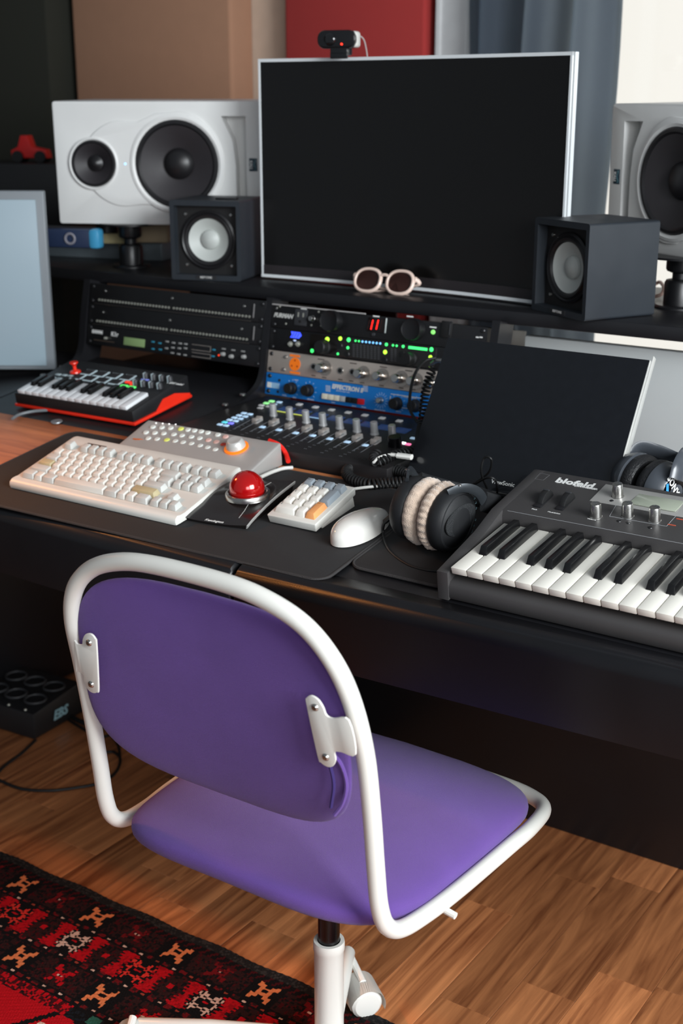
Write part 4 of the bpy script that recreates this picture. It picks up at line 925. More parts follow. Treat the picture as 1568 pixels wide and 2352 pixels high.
# blue delay
BLU = mat('delay_blue', (20, 124, 208), .45, var=.05)
t, M = unit('delay_unit', 'bright blue rack delay unit with white print and black knobs', 'rack unit', RACK_R, 0, BLU)
def q(x, y): return rl(M, *c5(x, y))
p = q(588, 628); text('lettering', 'EFFECTRON II', .0115, WINK, t, T(p.x, p.y, .0003), .0002, bold=.0006, shear=.15)
for sx in (468, 700):
    bm = B()
    for k in range(5): p = q(sx, 612+k*8); box(bm, (p.x, p.y, .0002), (.011, .0010, .0004))
    finish('panel_print', bm, WINK, t)
for cx, cy in ((245, 627), (350, 640), (897, 722), (1012, 735)):
    p = q(cx, cy); kb_ = knob(t, p.x, p.y, .0125, .017, RUB, None, 28)
    bm = B()
    for k in range(9):
        a = math.radians(-40+k*260/8); box(bm, (0, 0, 0), (.0034, .0007, .0004), M=T(p.x+.0165*math.cos(a), p.y+.0165*math.sin(a), .0002) @ Matrix.Rotation(a, 4, 'Z'))
    finish('dial_print', bm, mat('print_pale_blue', (190, 215, 240), .6), t)
p = q(797, 702); knob(t, p.x, p.y, .0065, .012, STEEL); bm = B()
for k in range(16):
    a = 2*PI*k/16; box(bm, (0, 0, 0), (.006, .0006, .0004), M=T(p.x+.0125*math.cos(a), p.y+.0125*math.sin(a), .0002) @ Matrix.Rotation(a, 4, 'Z'))
finish('dial_print', bm, mat('print_pale_blue', (190, 215, 240), .6), t)
a, b = q(430, 670), q(722, 712); wd = (b.x-a.x)/6; ym = (a.y+b.y)/2-.001
for k, m_ in enumerate([mat('push_button_cream', (240, 232, 210), .4)]*3+[mat('push_button_grey', (190, 192, 192), .4)]+[RUB, RUB]):
    pass
for k in range(8):
    wd = (b.x-a.x)/7.9; m_ = mat('push_button_cream', (240, 232, 210), .4) if k < 3 else (mat('push_button_grey', (190, 192, 192), .4) if k == 3 else (RUB if k < 6 else mat('push_button_red', (205, 18, 30), .4)))
    if k == 7: break
    bm = B(); box(bm, (a.x+wd*(k+.5)+.003, ym+.0, .003), (wd-.0008, .0105, .006), .0006); finish('push_button', bm, m_, t)
bm = B(); a, b = q(858, 655), q(1080, 790)
for xx, yy, w_, h_ in ((a.x+.05, a.y-.002, .10, .0012), (a.x, (a.y+b.y)/2, .0012, abs(a.y-b.y)-.012), (a.x+.05, b.y+.006, .10, .0012)): box(bm, (xx, yy, .0002), (w_, h_, .0004))
o = finish('panel_print', bm, WINK, t)
for cx, cy, s_, z_ in ((975, 685, 'MODULATION', .0042), (560, 647, 'DIGITAL DELAY LINE', .0034), (260, 684, 'LEVEL', .0034), (360, 697, 'FEEDBACK', .0034), (197, 670, 'IN/OUT', .0030), (272, 576, 'INPUT', .0034), (790, 763, 'DELAY FACTOR', .0034), (905, 772, 'WIDTH', .0034), (500, 715, 'DELAY', .003), (630, 738, 'REPEAT', .003), (690, 745, 'BYPASS', .003)):
    p = q(cx, cy); text('lettering', s_, z_, WINK, t, T(p.x, p.y, .0003), .0001)
p = q(128, 608); bm = B(); box(bm, (p.x, p.y, .0003), (.030, .011, .0006)); finish('maker_plate', bm, mat('plate_pale_blue', (150, 190, 222), .5), t)
bm = B(); box(bm, (p.x-.0095, p.y, .0008), (.010, .010, .0004)); finish('maker_mark', bm, WINK, t)
for cx, cy in ((112, 551), (166, 577), (156, 648)):
    p = q(cx, cy); bm = B(); lathe(bm, [(0, .0008), (.0026, .0008), (.003, 0)], 10, T(p.x, p.y, 0)); finish('screw', bm, RUB, t)
# silver preamp
t, M = unit('preamp', 'brushed silver rack preamp with a round orange emblem', 'rack unit', RACK_R, RU, mat('preamp_aluminium', (196, 184, 174), .36, .4, var=.07, vs=40))
ORP = mat('orange_emblem', (255, 122, 20), .5, emit=.1)
p = q(262, 477); bm = B(); lathe(bm, [(0, .0006), (.0130, .0006), (.0132, 0)], 36, T(p.x, p.y, 0)); em = finish('emblem', bm, ORP, t)
bm = B()
for k in range(3):
    a = math.radians(90+120*k); lathe(bm, [(0, .0010), (.0022, .0010), (.0023, 0)], 10, T(p.x+.0075*math.cos(a), p.y+.0075*math.sin(a), 0))
finish('emblem_dots', bm, mat('emblem_dark', (190, 84, 20), .5), em)
for cy in (425, 530):
    p = q(262, cy); bm = B(); box(bm, (p.x, p.y, .0003), (.024, .0042, .0006)); finish('emblem_bar', bm, ORP, t)
for cx, cy in ((440, 500), (677, 535), (795, 550), (912, 565), (1005, 580), (1112, 595)):
    p = q(cx, cy); knob(t, p.x, p.y, .0098, .020, mat('bright_nickel', (214, 210, 204), .18, 1.0), None, 28)
    bm = B(); lathe(bm, [(0, .0005), (.0150, .0005), (.0152, 0)], 32, T(p.x+.004, p.y, 0)); finish('skirt', bm, mat('preamp_polished', (196, 184, 174), .2, .9), t)
for cx, cy in ((380, 492), (545, 517), (620, 525)):
    p = q(cx, cy); bm = B(); lathe(bm, [(0, -.0005), (.0035, .0003), (.0040, .0020), (.0062, .0020), (.0070, 0)], 24, T(p.x, p.y, 0)); finish('jack_socket', bm, STEEL, t)
    bm = B(); lathe(bm, [(0, .0024), (.0045, .0024), (.0046, 0)], 18, T(p.x, p.y, 0)); finish('jack_hole', bm, RUB, t)
for cx, cy in ((205, 432), (193, 510)):
    p = q(cx, cy); bm = B(); lathe(bm, [(0, .003), (.003, .0026), (.004, 0)], 12, T(p.x, p.y, 0)); finish('screw', bm, STEEL, t)
for cx, cy in ((425, 447), (625, 472), (812, 495), (970, 518), (378, 548), (445, 560), (545, 573), (612, 582), (680, 592), (800, 610), (922, 625), (997, 635)):
    p = q(cx, cy); bm = B(); box(bm, (p.x, p.y, .0002), (.016 if cy < 520 and cx != 378 else .010, .0018, .0004)); finish('print_label', bm, mat('print_dark', (70, 60, 56), .6), t)
# black audio interface
t, M = unit('audio_interface', 'black rack audio interface with green level lights and a violet emblem', 'rack unit', RACK_R, RU*2, RBLK)
VIO = mat('violet_emblem', (60, 80, 255), .4, emit=1.6)
p = q(268, 296); bm = B(); prism(bm, [(-.013, -.006), (.008, -.006), (.014, 0), (.010, .006), (-.012, .006), (-.009, 0)], 0, .0006, 0, T(p.x, p.y, 0)); em = finish('emblem', bm, VIO, t)
bm = B()
for k in range(3): box(bm, (0, 0, 0), (.0012, .011, .0004), M=T(p.x-.006+k*.006, p.y, .0008) @ RZ(-28))
finish('emblem_lines', bm, RBLK, em)
for cx in (235, 282):
    p = q(cx, 352); bm = B(); lathe(bm, [(0, .006), (.0028, .006), (.0032, .001), (.0052, .001), (.0054, 0)], 14, T(p.x, p.y, 0)); finish('toggle', bm, SOCK, t)
p = q(262, 330); bm = B(); box(bm, (p.x, p.y, .0003), (.006, .003, .0006)); finish('indicator_light', bm, mat('led_pale', (190, 205, 240), .3, emit=.5), t)
a, b = q(362, 280), q(1135, 480); bm = B(); box(bm, ((a.x+b.x)/2, RU/2, .0012), (b.x-a.x, RU-.006, .0024), .0008); finish('glass_panel', bm, mat('interface_glass', (26, 23, 22), .2, coat=.4), t)
GRN_L = mat('led_green_bright', (60, 230, 110), .3, emit=1.8); YG = mat('led_yellow_green', (170, 235, 60), .3, emit=1.8); BLL = mat('led_blue_small', (110, 180, 240), .3, emit=1.6)
for cx, cy, w_, m_ in [(467, 324, .010, YG), (548, 318, .008, YG), (600, 326, .0085, GRN_L), (595, 375, .006, GRN_L), (533, 413, .005, GRN_L), (373, 394, .008, GRN_L), (643, 332, .004, GRN_L), (664, 334, .004, GRN_L)] + [(686+i*22, 337+i*2.3, .0042, BLL) for i in range(6)] + \
        [(834, 355, .0065, GRN_L), (826, 402, .0085, YG), (875, 360, .0045, GRN_L), (898, 363, .0045, GRN_L), (938, 367, .006, GRN_L), (1113, 386, .0085, GRN_L), (1107, 434, .008, YG), (1105, 488, .004, YG)]:
    p = q(cx, cy); bm = B(); lathe(bm, [(0, .0012), (w_*.42, .0010), (w_*.5, 0)], 12, T(p.x, p.y, .0024)); finish('indicator_light', bm, m_, t)
a, b = q(972, 372), q(1088, 386); bm = B(); box(bm, ((a.x+b.x)/2, (a.y+b.y)/2, .0027), (b.x-a.x, .005, .0008)); finish('level_meter', bm, GRN_L, t)
MG = mat('meter_segment_grey', (64, 64, 66), .4)
for cx0, n_, cy0 in ((632, 8, 355), (868, 2, 382)):
    for i in range(n_):
        bm = B()
        for k in range(7): p = q(cx0+i*22, cy0+i*2.5+k*12); box(bm, (p.x, p.y, .0025), (.0052, .0024, .0004))
        finish('meter_column', bm, MG, t)
for cx, cy, r_ in ((450, 372, .0155), (985, 445, .0145)):
    p = q(cx, cy); knob(t, p.x, p.y, r_, .022, RUB, None, 32)
for cx, cy in ((545, 362), (588, 415), (822, 452), (930, 412)):
    p = q(cx, cy); bm = B(); lathe(bm, [(0, .0034), (.005, .0034), (.006, .0024)], 18, T(p.x, p.y, 0)); finish('button', bm, RBLK, t)
# power conditioner
t, M = unit('power_conditioner', 'black rack power conditioner with a red numeric display, top of the middle rack', 'rack unit', RACK_R, RU*3, RBLK)
p = q(190, 177); text('lettering', 'FURMAN', .0115, mat('print_soft_grey', (190, 190, 186), .6), t, T(p.x, p.y, .0003), .0002, bold=.0006, shear=.3)
p = q(302, 187); bm = B(); box(bm, (p.x, p.y, .0012), (.030, .032, .0024), .001); so = finish('mains_socket', bm, DKG, t)
for dx, dy, w_, h_ in ((-.006, .005, .0028, .009), (.006, .005, .0028, .008), (-.001, -.008, .005, .005)):
    bm = B(); box(bm, (p.x+dx, p.y+dy, .0026), (w_, h_, .0006)); finish('slot', bm, SOCK if dy > 0 else RUB, so)
p = q(378, 195); knob(t, p.x, p.y, .0062, .012, STEEL)
for cx, cy in ((410, 152), (433, 172), (365, 235), (425, 238), (207, 226), (150, 128), (170, 118)):
    p = q(cx, cy); bm = B(); lathe(bm, [(0, .0012), (.0018, .001), (.0022, 0)], 10, T(p.x, p.y, 0)); finish('screw', bm, SOCK, t)
for cx, cy in ((505, 210), (1012, 262)):
    p = q(cx, cy); bm = B(); lathe(bm, [(.0205, 0), (.0205, .018), (.0195, .0195), (.0180, .0185), (0, .0185)], 40, T(p.x, p.y, 0)); kk = finish('light_hood', bm, RBLK, t)
    bm = B(); tube(bm, [(p.x+.0198*math.cos(math.radians(a)), p.y+.0198*math.sin(math.radians(a)), .0192) for a in range(-65, 66, 10)], .0007, 6); finish('rim', bm, DSTEEL, kk)
a = q(758, 232); bm = B(); box(bm, (a.x+.004, a.y, .0012), (.036, .026, .0024), .0006); dsp = finish('display_window', bm, mat('display_dark', (22, 12, 12), .2), t)
RDL = mat('digit_red', (255, 26, 20), .3, emit=4.0); DIM = mat('digit_dim', (46, 22, 20), .4)
for cx, m_ in ((724, DIM), (745, RDL), (778, RDL), (800, DIM)):
    for dy in (.0047, -.0047):
        p = q(cx, 232); bm = B(); box(bm, (0, 0, 0), (.0020, .0085, .0006), M=T(p.x+dy*.15, p.y+dy, .0027) @ RZ(-8)); finish('digit_segment', bm, m_, dsp)
p = q(828, 238); bm = B(); box(bm, (p.x, p.y, .001), (.0022, .028, .002), .0004); finish('light_bar', bm, mat('bar_pale', (200, 208, 206), .4), t)
p = q(752, 292); bm = B(); lathe(bm, [(0, .003), (.003, .003), (.0035, 0)], 14, T(p.x, p.y, 0)); finish('button', bm, DKG, t)
p = q(1120, 278); bm = B(); lathe(bm, [(0, .003), (.0035, .0026), (.0045, 0)], 16, T(p.x, p.y, 0)); finish('indicator_light', bm, mat('led_soft_green', (130, 220, 110), .3, emit=.8), t)
p = q(1207, 262); bm = B(); box(bm, (p.x, p.y, .002), (.022, .030, .004), .001); sw = finish('power_switch', bm, RUB, t)
bm = B(); box(bm, (p.x+.008, p.y+.001, .0045), (.0014, .02, .002)); finish('switch_glint', bm, DKG, sw)
for cx, cy in ((767, 180), (977, 181), (1212, 226), (1120, 248), (318, 133), (1395, 310), (1418, 310)):
    p = q(cx, cy); bm = B(); box(bm, (p.x, p.y, .0003), (.014 if cy < 300 else .006, .0025, .0005)); finish('print_label', bm, WINK, t)
bm = B(); a, b = q(128, 97), q(705, 155); tube(bm, [RACK_R @ T(0, RU*3) @ Vector((a.x, RU+.0012, .002)), RACK_R @ T(0, RU*3) @ Vector((b.x, RU+.0012, .002))], .0014, 6); bmesh.ops.transform(bm, matrix=M.inverted(), verts=bm.verts); finish('top_edge_strip', bm, mat('strip_pale', (176, 172, 170), .4), t)
# light grey board filling the right bay
bm = B(); box(bm, (0, 0, 0), (.86, .02, .30), .003)
tag(finish('grey_board', bm, mat('pale_grey_board', (188, 193, 193), .55, var=.04, vs=8), None, at(-.632, 2.17, .798)), 'pale grey board standing behind the leaning monitor under the shelf', 'board')
# ------------------------------------------------------------------ curved monitor on the shelf
MY = 2.186; mon = thing('curved_monitor', 'large curved monitor with black screen and thin white rim on the shelf', 'monitor', at(-1.349, MY, 1.001, -3))
MW, MH, SAG = .704, .438, .026
def msurf(u, z, off): x = (u-.5)*MW; return Vector((x, SAG*(1-(2*u-1)**2)+off, z))
def shellpart(nm, u0, u1, z0, z1, o0, o1, m, n=24, par=mon):
    bm = B(); rows = []
    for i in range(n+1):
        u = u0+(u1-u0)*i/n; rows.append([bm.verts.new(msurf(u, z, o)) for z, o in ((z0, o0), (z1, o0), (z1, o1), (z0, o1))])
    for a, b in zip(rows, rows[1:]):
        for i in range(4): bm.faces.new((a[i], a[(i+1) % 4], b[(i+1) % 4], b[i]))
    bm.faces.new(rows[0]); bm.faces.new(rows[-1][::-1]); return finish(nm, bm, m, par, ang=40)
RIM = mat('monitor_white_rim', (222, 226, 228), .35, var=.02)
shellpart('shell', 0, 1, .004, MH, .004, .022, RIM)
shellpart('screen', .006, .994, .030, MH-.006, .0005, .006, mat('black_screen', (12, 11, 11), .32, var=.02, coat=.1))
shellpart('chin', .006, .994, .010, .0295, -.0005, .006, mat('monitor_chin', (44, 40, 42), .35))
shellpart('bottom_rim', 0, 1, .004, .010, -.002, .010, RIM); shellpart('top_rim', 0, 1, MH-.006, MH, -.001, .010, RIM)
shellpart('side_rim', 0, .006, .004, MH, -.001, .010, RIM, 2); shellpart('side_rim', .994, 1, .004, MH, -.001, .010, RIM, 2)
bm = B(); cyl(bm, (0, .05, .03), (0, .08, .25), .02, n=20); box(bm, (0, .145, .004), (.26, .17, .008), .003); finish('stand', bm, RIM, mon)
p = msurf(.945, .0145, -.0012); bm = B(); lathe(bm, [(0, .001), (.0018, .001), (.002, 0)], 12, T(*p) @ RX(90)); finish('power_light', bm, mat('led_blue', (40, 90, 255), .3, emit=3), mon)
# webcam
wp = aty(782, 128, MY+.020); wc = thing('webcam', 'small black webcam clipped on top of the curved monitor', 'webcam', Matrix.Translation((wp.x, MY+.012, 1.441)) @ RZ(14))
bm = B(); prism(bm, roundrect(.078, .034, .015, 6), -.014, .014, .004, T(0, 0, .030) @ RX(90)); finish('body', bm, mat('webcam_gloss', (16, 16, 18), .2, coat=.4), wc)
bm = B(); box(bm, (.033, .006, .030), (.014, .026, .030), .006, 3); finish('side_cap', bm, mat('webcam_pale', (208, 206, 200), .4), wc)
bm = B(); lathe(bm, [(0, .018), (.008, .018), (.0105, .0165), (.012, .014), (.012, .010)], 28, T(-.012, 0, .030) @ RX(90)); lz = finish('lens', bm, mat('lens_black', (10, 10, 12), .08, coat=1), wc)
bm = B(); lathe(bm, [(0, .0155), (.0018, .0152), (.002, .013)], 10, T(.012, 0, .021) @ RX(90)); finish('indicator_light', bm, mat('led_red_webcam', (255, 40, 24), .3, emit=6), wc)
bm = B(); box(bm, (.006, .0, .008), (.036, .03, .014), .003); box(bm, (.006, -.012, .001), (.036, .006, .012), .002); finish('clip', bm, mat('webcam_gloss', (16, 16, 18), .2), wc)
bm = B(); tube(bm, smoothpath([(.038, .010, .038), (.046, .016, .030), (.050, .020, .012), (.052, .024, -.01)], 6), .0013, 6); finish('cord', bm, mat('webcam_cord', (170, 160, 158), .5), wc)
# white speakers
SPW = mat('speaker_white', (226, 226, 224), .38, var=.02); CONE = mat('cone_charcoal', (44, 41, 44), .55, var=.08); SUR = mat('surround_rubber', (26, 25, 27), .4)
def big_speaker(label, M, flip):
    t = thing('studio_speaker', label, 'speaker', M, 'white studio speakers'); W2, H2, D2 = .235, .1305, .27
    bm = B(); prism(bm, roundrect(W2*2, H2*2, .006, 3), -D2/2, D2/2, .004, RX(90)); cab = finish('cabinet', bm, SPW, t)
    f = -D2/2; s = -1 if flip else 1
    def hole(x, r):
        b = B(); cyl(b, (s*x, f-.03, 0), (s*x, f+.05, 0), r, n=48); return b
    # gently raised figure-eight baffle
    bm = B(); pl = []
    for k in range(72):
        a = 2*PI*k/72; c, sn = math.cos(a), math.sin(a)
        rr = .112 if c > 0 else .090
        pl.append((s*(.045*(1 if c > 0 else 0)*0+ (.042 if c > 0 else -.086)*1.0*abs(c)**.0 * (abs(c)**.35)+rr*c*.95), (.118 if c > 0 else .098)*sn-(.012*math.exp(-(c/.25)**2)*math.copysign(1, sn))))
    if flip: pl = pl[::-1]
    prism(bm, pl, 0, .004, .003, T(0, f, 0) @ RX(90), 3); bf_ = finish('baffle', bm, SPW, t, ang=50)
    cut(bf_, [hole(.042, .0915), hole(-.146, .0490)])
    pb = B(); PP = [(0, -.10), (s*.024, -.10), (s*.024, .10), (-s*.030, .10), (-s*.006, .05), (0, 0)]; prism(pb, PP if not flip else PP[::-1], -.035, .02, 0, T(s*.172, f, 0) @ RX(90))
    cut(cab, [hole(.042, .0915), hole(-.146, .0490), pb])
    def driver(x, r, dome, nm):
        Md = T(s*x, f-.004, 0) @ RX(90)
        bm = B(); lathe(bm, [(r*1.13, -.003), (r*1.12, .002), (r*1.06, .0035), (r*1.0, .001), (r*.99, -.004)], 48, Md); dr = finish(nm, bm, SPW if r > .05 else SPW, t)
        bm = B(); lathe(bm, [(r*1.0, .0012), (r*.965, .0045), (r*.91, .0045), (r*.87, .001)], 48, Md); finish('surround', bm, SUR, dr)
        bm = B(); lathe(bm, [(r*.88, .0012), (r*.60, -.008), (r*.36, -.018), (r*.30, -.020)], 48, Md); finish('cone', bm, CONE, dr)
        bm = B(); lathe(bm, [(r*.36, -.018), (r*.34, -.012), (r*.26, -.004+dome), (r*.14, .001+dome), (0, .003+dome)], 36, Md); finish('dust_cap', bm, SUR, dr)
    driver(.042, .093, -.002, 'woofer'); driver(-.146, .050, -.006, 'midrange_driver')
    bm = B(); box(bm, (s*.211, f-.0006, .0), (.018, .0012, .027), .0003); lg = finish('badge', bm, mat('badge_slate', (40, 60, 72), .3), t)
    text('lettering', 'KALI', .0085, WINK, lg, T(s*.211-.005, f-.0014, 0) @ RX(90) @ RZ(-90), .0002, bold=.0003)
    bm = B(); tube(bm, [(s*.211+.003+.002*math.sin(k*.9), f-.0014, -.011+k*.0022) for k in range(11)], .0005, 5); finish('badge_wave', bm, mat('badge_teal', (90, 140, 150), .4), lg)
    bm = B(); lathe(bm, [(0, .0008), (.002, .0007), (.0024, 0)], 12, T(-s*.074, f-.0042, 0) @ RX(90)); finish('power_light', bm, mat('led_sky', (150, 205, 255), .3, emit=1.5), t)
    return t
big_speaker('white two-way studio speaker lying on its side left of the monitor', at(-2.036, 2.327, 1.230, 25) @ RX(1), False)
big_speaker('white studio speaker cut by the right edge, in front of the window', at(-.740, 2.385, 1.226, -30) @ RX(1), True)
STB = mat('stand_black', (20, 20, 22), .35)
def stand(label, px, py, h):
    p = atz(px, py, 1.0); t = thing('speaker_stand', label, 'speaker stand', at(p.x, p.y, 1.0), 'black speaker stands')
    bm = B(); lathe(bm, [(0, .006), (.040, .006), (.043, .003), (.043, 0), (0, 0)], 32); finish('base', bm, STB, t)
    bm = B(); lathe(bm, [(.027, .004), (.027, .045), (.024, .050), (.014, .052), (.014, .062), (.024, .066), (.026, .070), (.026, h-.006), (.070, h-.004), (.070, h), (0, h)], 32); finish('column', bm, STB, t)
stand('black round stand under the white speaker left of the monitor', 302, 612, .0985)
stand('black round stand under the white speaker at the right edge', 1556, 706, .0945)
# small black cube speakers
CUB = mat('cube_charcoal', (37, 42, 48), .48, bump=.12, bs=1200, var=.05); CONE2 = mat('cone_pale_grey', (186, 190, 186), .45, var=.03)
def cube_speaker(label, M):
    t = thing('cube_speaker', label, 'speaker', M, 'small black cube speakers'); S_ = .155; wl = .009
    bm = B()
    out = roundrect(S_, S_+.008, .005, 3); inn = roundrect(S_-2*wl, S_-2*wl+.004, .002, 3); n = len(out)
    rows = [[bm.verts.new((p[0], y, p[1]+S_/2+.004)) for p in pl_] for pl_, y in ((inn, .022), (inn, .0), (out, .0), (out, S_-.005))]
    for a, b in zip(rows, rows[1:]):
        for i in range(n): bm.faces.new((a[i], a[(i+1) % n], b[(i+1) % n], b[i]))
    bm.faces.new(rows[-1]); finish('cabinet', bm, CUB, t, ang=40)
    bm = B(); box(bm, (0, .024, S_/2+.004), (S_-2*wl, .006, S_-2*wl+.004)); bf_ = finish('baffle', bm, mat('baffle_black', (18, 17, 18), .6), t); hb = B(); cyl(hb, (0, -.02, S_/2+.004), (0, .06, S_/2+.004), .0545, n=44); cut(bf_, [hb])
    Md = T(-.0, .021, S_/2+.004) @ RX(90)
    bm = B(); lathe(bm, [(.061, 0), (.061, .004), (.057, .0065), (.054, .004)], 44, Md); dr = finish('driver', bm, SUR, t)
    bm = B(); lathe(bm, [(.055, .003), (.051, .0075), (.047, .0065), (.0435, .002)], 44, Md); finish('surround', bm, SUR, dr)
    bm = B(); lathe(bm, [(.044, .003), (.028, -.006), (.019, -.010)], 44, Md); finish('cone', bm, CONE2, dr)
    bm = B(); lathe(bm, [(.0205, -.009), (.019, -.004), (.013, .0), (.006, .0022), (0, .003)], 32, Md); finish('dust_cap', bm, CONE2, dr)
    for sx in (-1, 1):
        for sz in (-1, 1):
            bm = B(); lathe(bm, [(0, .003), (.0028, .0026), (.0036, 0)], 12, T(sx*.050, .021, S_/2+.004+sz*.052) @ RX(90)); finish('screw', bm, STEEL, t)
    bm = B(); box(bm, (0, -.0006, .0065), (.044, .0012, .0075)); pl_ = finish('name_plate', bm, mat('plate_gunmetal', (70, 70, 72), .3, .7), t)
    text('lettering', 'REFTONE', .0062, WINK, pl_, T(0, -.0014, .0065) @ RX(90), .0001)
a, b = atz(396, 642, 1.0), atz(553, 648, 1.0); c_ = (a+b)/2; ang_ = math.degrees(math.atan2(b.y-a.y, b.x-a.x)); c0_ = c_; cube_speaker('small black cube speaker with pale cone left of the monitor', at(c_.x, c_.y, 1.0005, ang_))
a, b = atz(1225, 706, 1.0), atz(1338.5, 732, 1.0); c_ = (a+b)/2; ang_ = math.degrees(math.atan2(b.y-a.y, b.x-a.x)); cube_speaker('small black cube speaker turned sideways right of the monitor', at(c_.x+.013, c_.y-.029, 1.0005, ang_))
p = c0_+Vector((.02, .05, 0)); bm = B(); box(bm, (0, 0, .002), (.045, .02, .004), .001); tag(finish('remote_control', bm, BLK, None, at(p.x, p.y, 1.1637, 20)), 'thin flat black remote on top of the left cube speaker', 'remote')
# sunglasses on the shelf edge
p = atz(872, 676, 1.0); SG = at(p.x, p.y+.004, 1.0, 3); sg = thing('sunglasses', 'pale pink sunglasses with brown lenses on the shelf edge', 'sunglasses', SG @ RX(-24))
PK = mat('pale_pink_frame', (226, 200, 186), .3, coat=.4, var=.03); LNS = mat('brown_lens', (58, 24, 14), .08, coat=1.0, var=.2, vs=30)
for s in (-1, 1):
    rim = []
    for k in range(40):
        a = 2*PI*k/40; c, sn = math.cos(a), math.sin(a); rim.append(Vector((s*.036+.0285*math.copysign(abs(c)**.85, c), 0, .026+.0230*math.copysign(abs(sn)**.85, sn)+.003*s*c*0)))
    bm = B(); tube(bm, rim, .0034, 8, True, flat=(1.2, .9)); rm_ = finish('rim', bm, PK, sg, ang=80)
    bm = B(); cv = [bm.verts.new(v+Vector((0, .0006, 0))) for v in rim]; bm.faces.new(cv); bmesh.ops.solidify(bm, geom=bm.faces[:], thickness=.0012); finish('lens', bm, LNS, sg)
    bm = B(); tube(bm, smoothpath([(s*.064, .001, .034), (s*.071, .006, .033), (s*.066, .013, .026), (0, .017+.003*s, .014), (-s*.055, .015, .004)], 6), .0036, 8, flat=(.7, 1.2)); finish('temple', bm, PK, sg)
    bm = B(); ell(bm, (s*.066, .002, .034), (.006, .004, .006)); finish('hinge', bm, PK, sg)
bm = B(); tube(bm, smoothpath([(-.010, 0, .034), (-.004, -.001, .038), (.004, -.001, .038), (.010, 0, .034)], 5), .003, 8); finish('bridge', bm, PK, sg)
# ------------------------------------------------------------------ left of the shelf
p = atz(205, 600, 1.0); bm = B(); box(bm, (0, .15, .021), (.62, .30, .042), .003); tag(finish('equipment_case', bm, mat('blue_grey_case', (112, 122, 128), .4, .3), None, at(p.x-.16, p.y+.02, 1.0, 14)), 'low blue-grey equipment case behind the left speaker stand', 'case')
p = atz(150, 575, 1.045); t = thing('handheld_device', 'small dark blue device with a ring dial on the equipment case', 'device', at(p.x-.02, p.y+.05, 1.0445, 22))
bm = B(); box(bm, (-.03, 0, .022), (.15, .03, .042), .006); finish('body', bm, mat('navy_device', (34, 46, 72), .4), t)
bm = B(); box(bm, (.052, -.001, .022), (.026, .034, .044), .008); finish('end_cap', bm, mat('cyan_translucent', (60, 140, 180), .3, emit=.05), t)
bm = B(); tube(bm, [(-.004+.011*math.cos(2*PI*k/24), -.0165, .022+.011*math.sin(2*PI*k/24)) for k in range(24)], .0028, 6, True); finish('dial_ring', bm, mat('ring_grey', (130, 128, 136), .4), t)
p = atz(262, 566, 1.045); bm = B(); box(bm, (0, 0, .026), (.085, .05, .052), .003); tag(finish('carton', bm, mat('beige_carton', (176, 156, 128), .7, var=.12, vs=40), None, at(p.x, p.y+.13, 1.0445, 25)), 'small beige carton behind the left white speaker', 'box')
p = atz(236, 560, 1.045); bm = B(); prism(bm, [(-.05, 0), (.06, 0), (.06, .022), (-.03, .022)], -.02, .02, .002, RX(90)); tag(finish('folded_pouch', bm, mat('olive_cream_cloth', (168, 158, 120), .8), None, at(p.x-.01, p.y+.03, 1.0445, 25)), 'cream folded pouch leaning in front of the beige carton', 'pouch')
p = atz(380, 560, 1.0); bm = B(); box(bm, (0, 0, .032), (.16, .06, .050), .004); tag(finish('orange_box', bm, mat('orange_red_box', (206, 52, 20), .5), None, at(p.x-.02, p.y+.02, 1.0005, 20)), 'orange-red box glimpsed behind the left cube speaker', 'box')
p = atz(205, 560, 1.045); bm = B(); lathe(bm, [(0, 0), (.022, .002), (.026, .02), (.024, .055), (.015, .07), (0, .073)], 20); tag(finish('black_pot', bm, BLK, None, at(p.x, p.y+.06, 1.0445)), 'rounded black object beside the blue device in shadow', 'pot')
# tall grey display cut by the left edge
a = aty(106, 440, 1.93); b = aty(126, 850, 1.93); c_ = aty(0, 440, 1.93)
pr = atz(126, 852, .80); ML = at(pr.x, pr.y, .802, 33)
gs = thing('grey_monitor', 'tall grey framed display at the far left edge of the desk', 'monitor', ML)
hh = (atx(126, 852, 0).z*0+ (pr-C0).dot(FW))*(415/F_PX)/math.cos(PITCH)*.92
bm = B(); box(bm, (-.29, .012, hh/2), (.58, .02, hh), .003, 2); finish('shell', bm, mat('display_grey_frame', (120, 126, 131), .4, var=.03), gs)
bm = B(); box(bm, (-.292, -.0002, hh/2-.004), (.55, .005, hh-.028), .0006); finish('screen', bm, mat('display_painted_glare', (150, 168, 178), .35, var=.04, vs=3), gs)  # pale base colour paints window glare onto the switched-off matte screen
bm = B(); box(bm, (-.29, .06, .003), (.25, .16, .006), .002); cyl(bm, (-.29, .03, 0), (-.29, .03, .2), .02); finish('stand', bm, DKG, gs)
p = aty(75, 425, 2.6); t = thing('red_toy', 'small red and black model behind the grey display', 'model', at(p.x-.02, 2.62, 1.2075, 25))
RT_ = mat('toy_red', (196, 24, 22), .4); bm = B(); prism(bm, [(-.05, 0), (-.05, .02), (-.03, .03), (-.02, .06), (.0, .06), (.01, .03), (.05, .022), (.055, 0)], -.02, .02, .003, RX(90)); finish('body', bm, RT_, t)
for x_ in (-.03, .035):
    bm = B(); cyl(bm, (x_, -.026, .004), (x_, .026, .004), .016, n=20); finish('wheel', bm, RUB, t)
bm = B(); box(bm, (0, 0, 0), (.42, .22, .195), .004); tag(finish('storage_box', bm, BLK, None, at(p.x-.12, 2.63, 1.0975, 25)), 'black storage box in the dark left corner holding a red model', 'box')
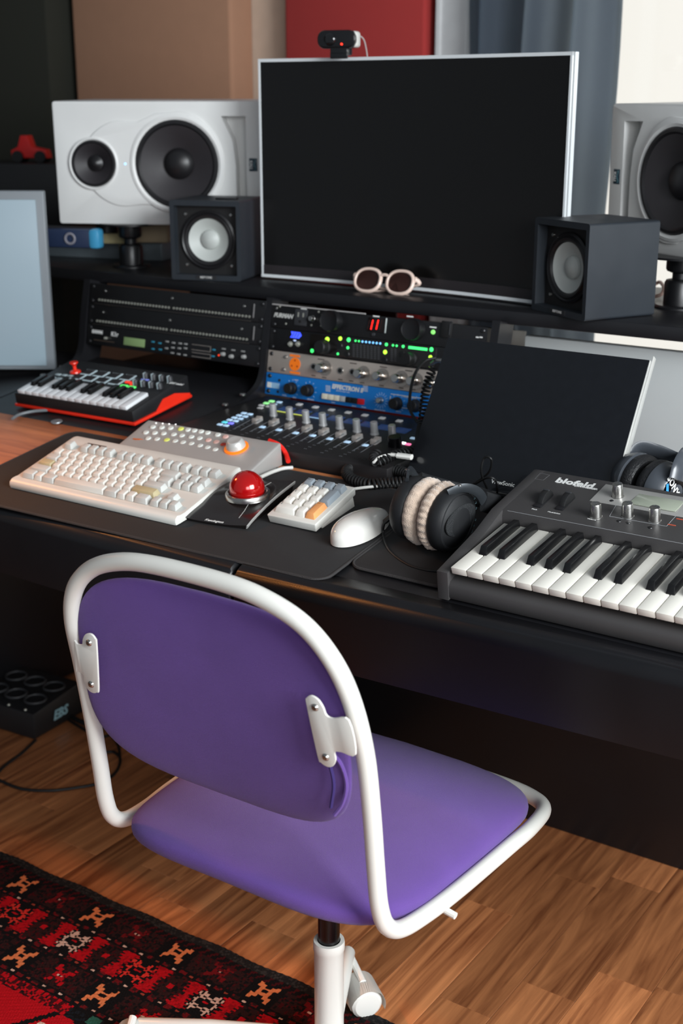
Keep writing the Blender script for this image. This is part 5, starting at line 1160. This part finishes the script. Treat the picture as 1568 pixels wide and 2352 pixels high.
# cables behind the right speakers
p = [atz(1500, 655, 1.012), atz(1515, 648, 1.02), atz(1524, 662, 1.02), atz(1518, 676, 1.012), atz(1500, 682, 1.008)]
cable('bundled_cord', 'pale pink coiled cord behind the right cube speaker', p, .0035, mat('pink_cord', (226, 186, 170), .5))
# ------------------------------------------------------------------ floor items
a, b, c_ = atz(80, 1703, 0), atz(140, 1632, 0), atz(0, 1703, 0)
yaw_ = math.degrees(math.atan2(a.y-c_.y, a.x-c_.x)); FB = Matrix.Translation((a.x, a.y, 0)) @ RZ(4)
fb = thing('floor_pedal_unit', 'black multi-socket floor box under the left end of the desk', 'pedal', FB)
bm = B(); quadbox(bm, [(-.26, 0, .004), (0, 0, .004), (0, .17, .004), (-.26, .17, .004)], [(-.255, .005, .062), (-.004, .005, .062), (-.004, .165, .078), (-.255, .165, .078)], .003); finish('body', bm, mat('floor_unit_black', (24, 24, 26), .5), fb)
for i in range(4):
    for j in range(2):
        bm = B(); tube(bm, [(-.040-i*.058+.024*math.cos(2*PI*k/20), .052+j*.062+.024*math.sin(2*PI*k/20), .0675+.1*(.047+j*.062)) for k in range(20)], .0028, 6, True); finish('socket_ring', bm, DKG, fb)
    bm = B(); lathe(bm, [(0, .003), (.003, .0026), (.004, 0)], 10, T(-.035-i*.05, .014, .062)); finish('indicator_light', bm, SOCK, fb)
text('lettering', 'EBS', .030, mat('print_ice', (150, 190, 200), .6), fb, T(.0012, .085, .034) @ RZ(90) @ RX(90), .0005, bold=.001, shear=.3)
def fpath(pts, z=.005): return [atz(x, y, z) for x, y in pts]
cable('floor_cable', 'long thin black cable looping across the wood floor beside the rug', fpath([(82, 1700), (50, 1730), (10, 1760), (-10, 1785), (5, 1795), (50, 1812), (110, 1816), (170, 1810), (230, 1798), (265, 1775), (276, 1745), (262, 1728), (238, 1728)]), .0032, RUB)
cable('floor_cable', 'black cable curving from under the purple back rest to the floor loop', fpath([(276, 1750), (272, 1715), (255, 1690), (235, 1692), (205, 1682), (160, 1655), (130, 1630)]), .0032, RUB)
cable('power_cable', 'thick black cable bundle on the floor behind the chair frame, upper strand', fpath([(140, 1560), (150, 1600), (175, 1625), (215, 1636), (260, 1635)], .008), .0055, RUB)
cable('power_cable', 'thick black cable bundle on the floor behind the chair frame, lower strand', fpath([(138, 1590), (150, 1630), (180, 1655), (220, 1666), (260, 1670)], .008), .0055, RUB)
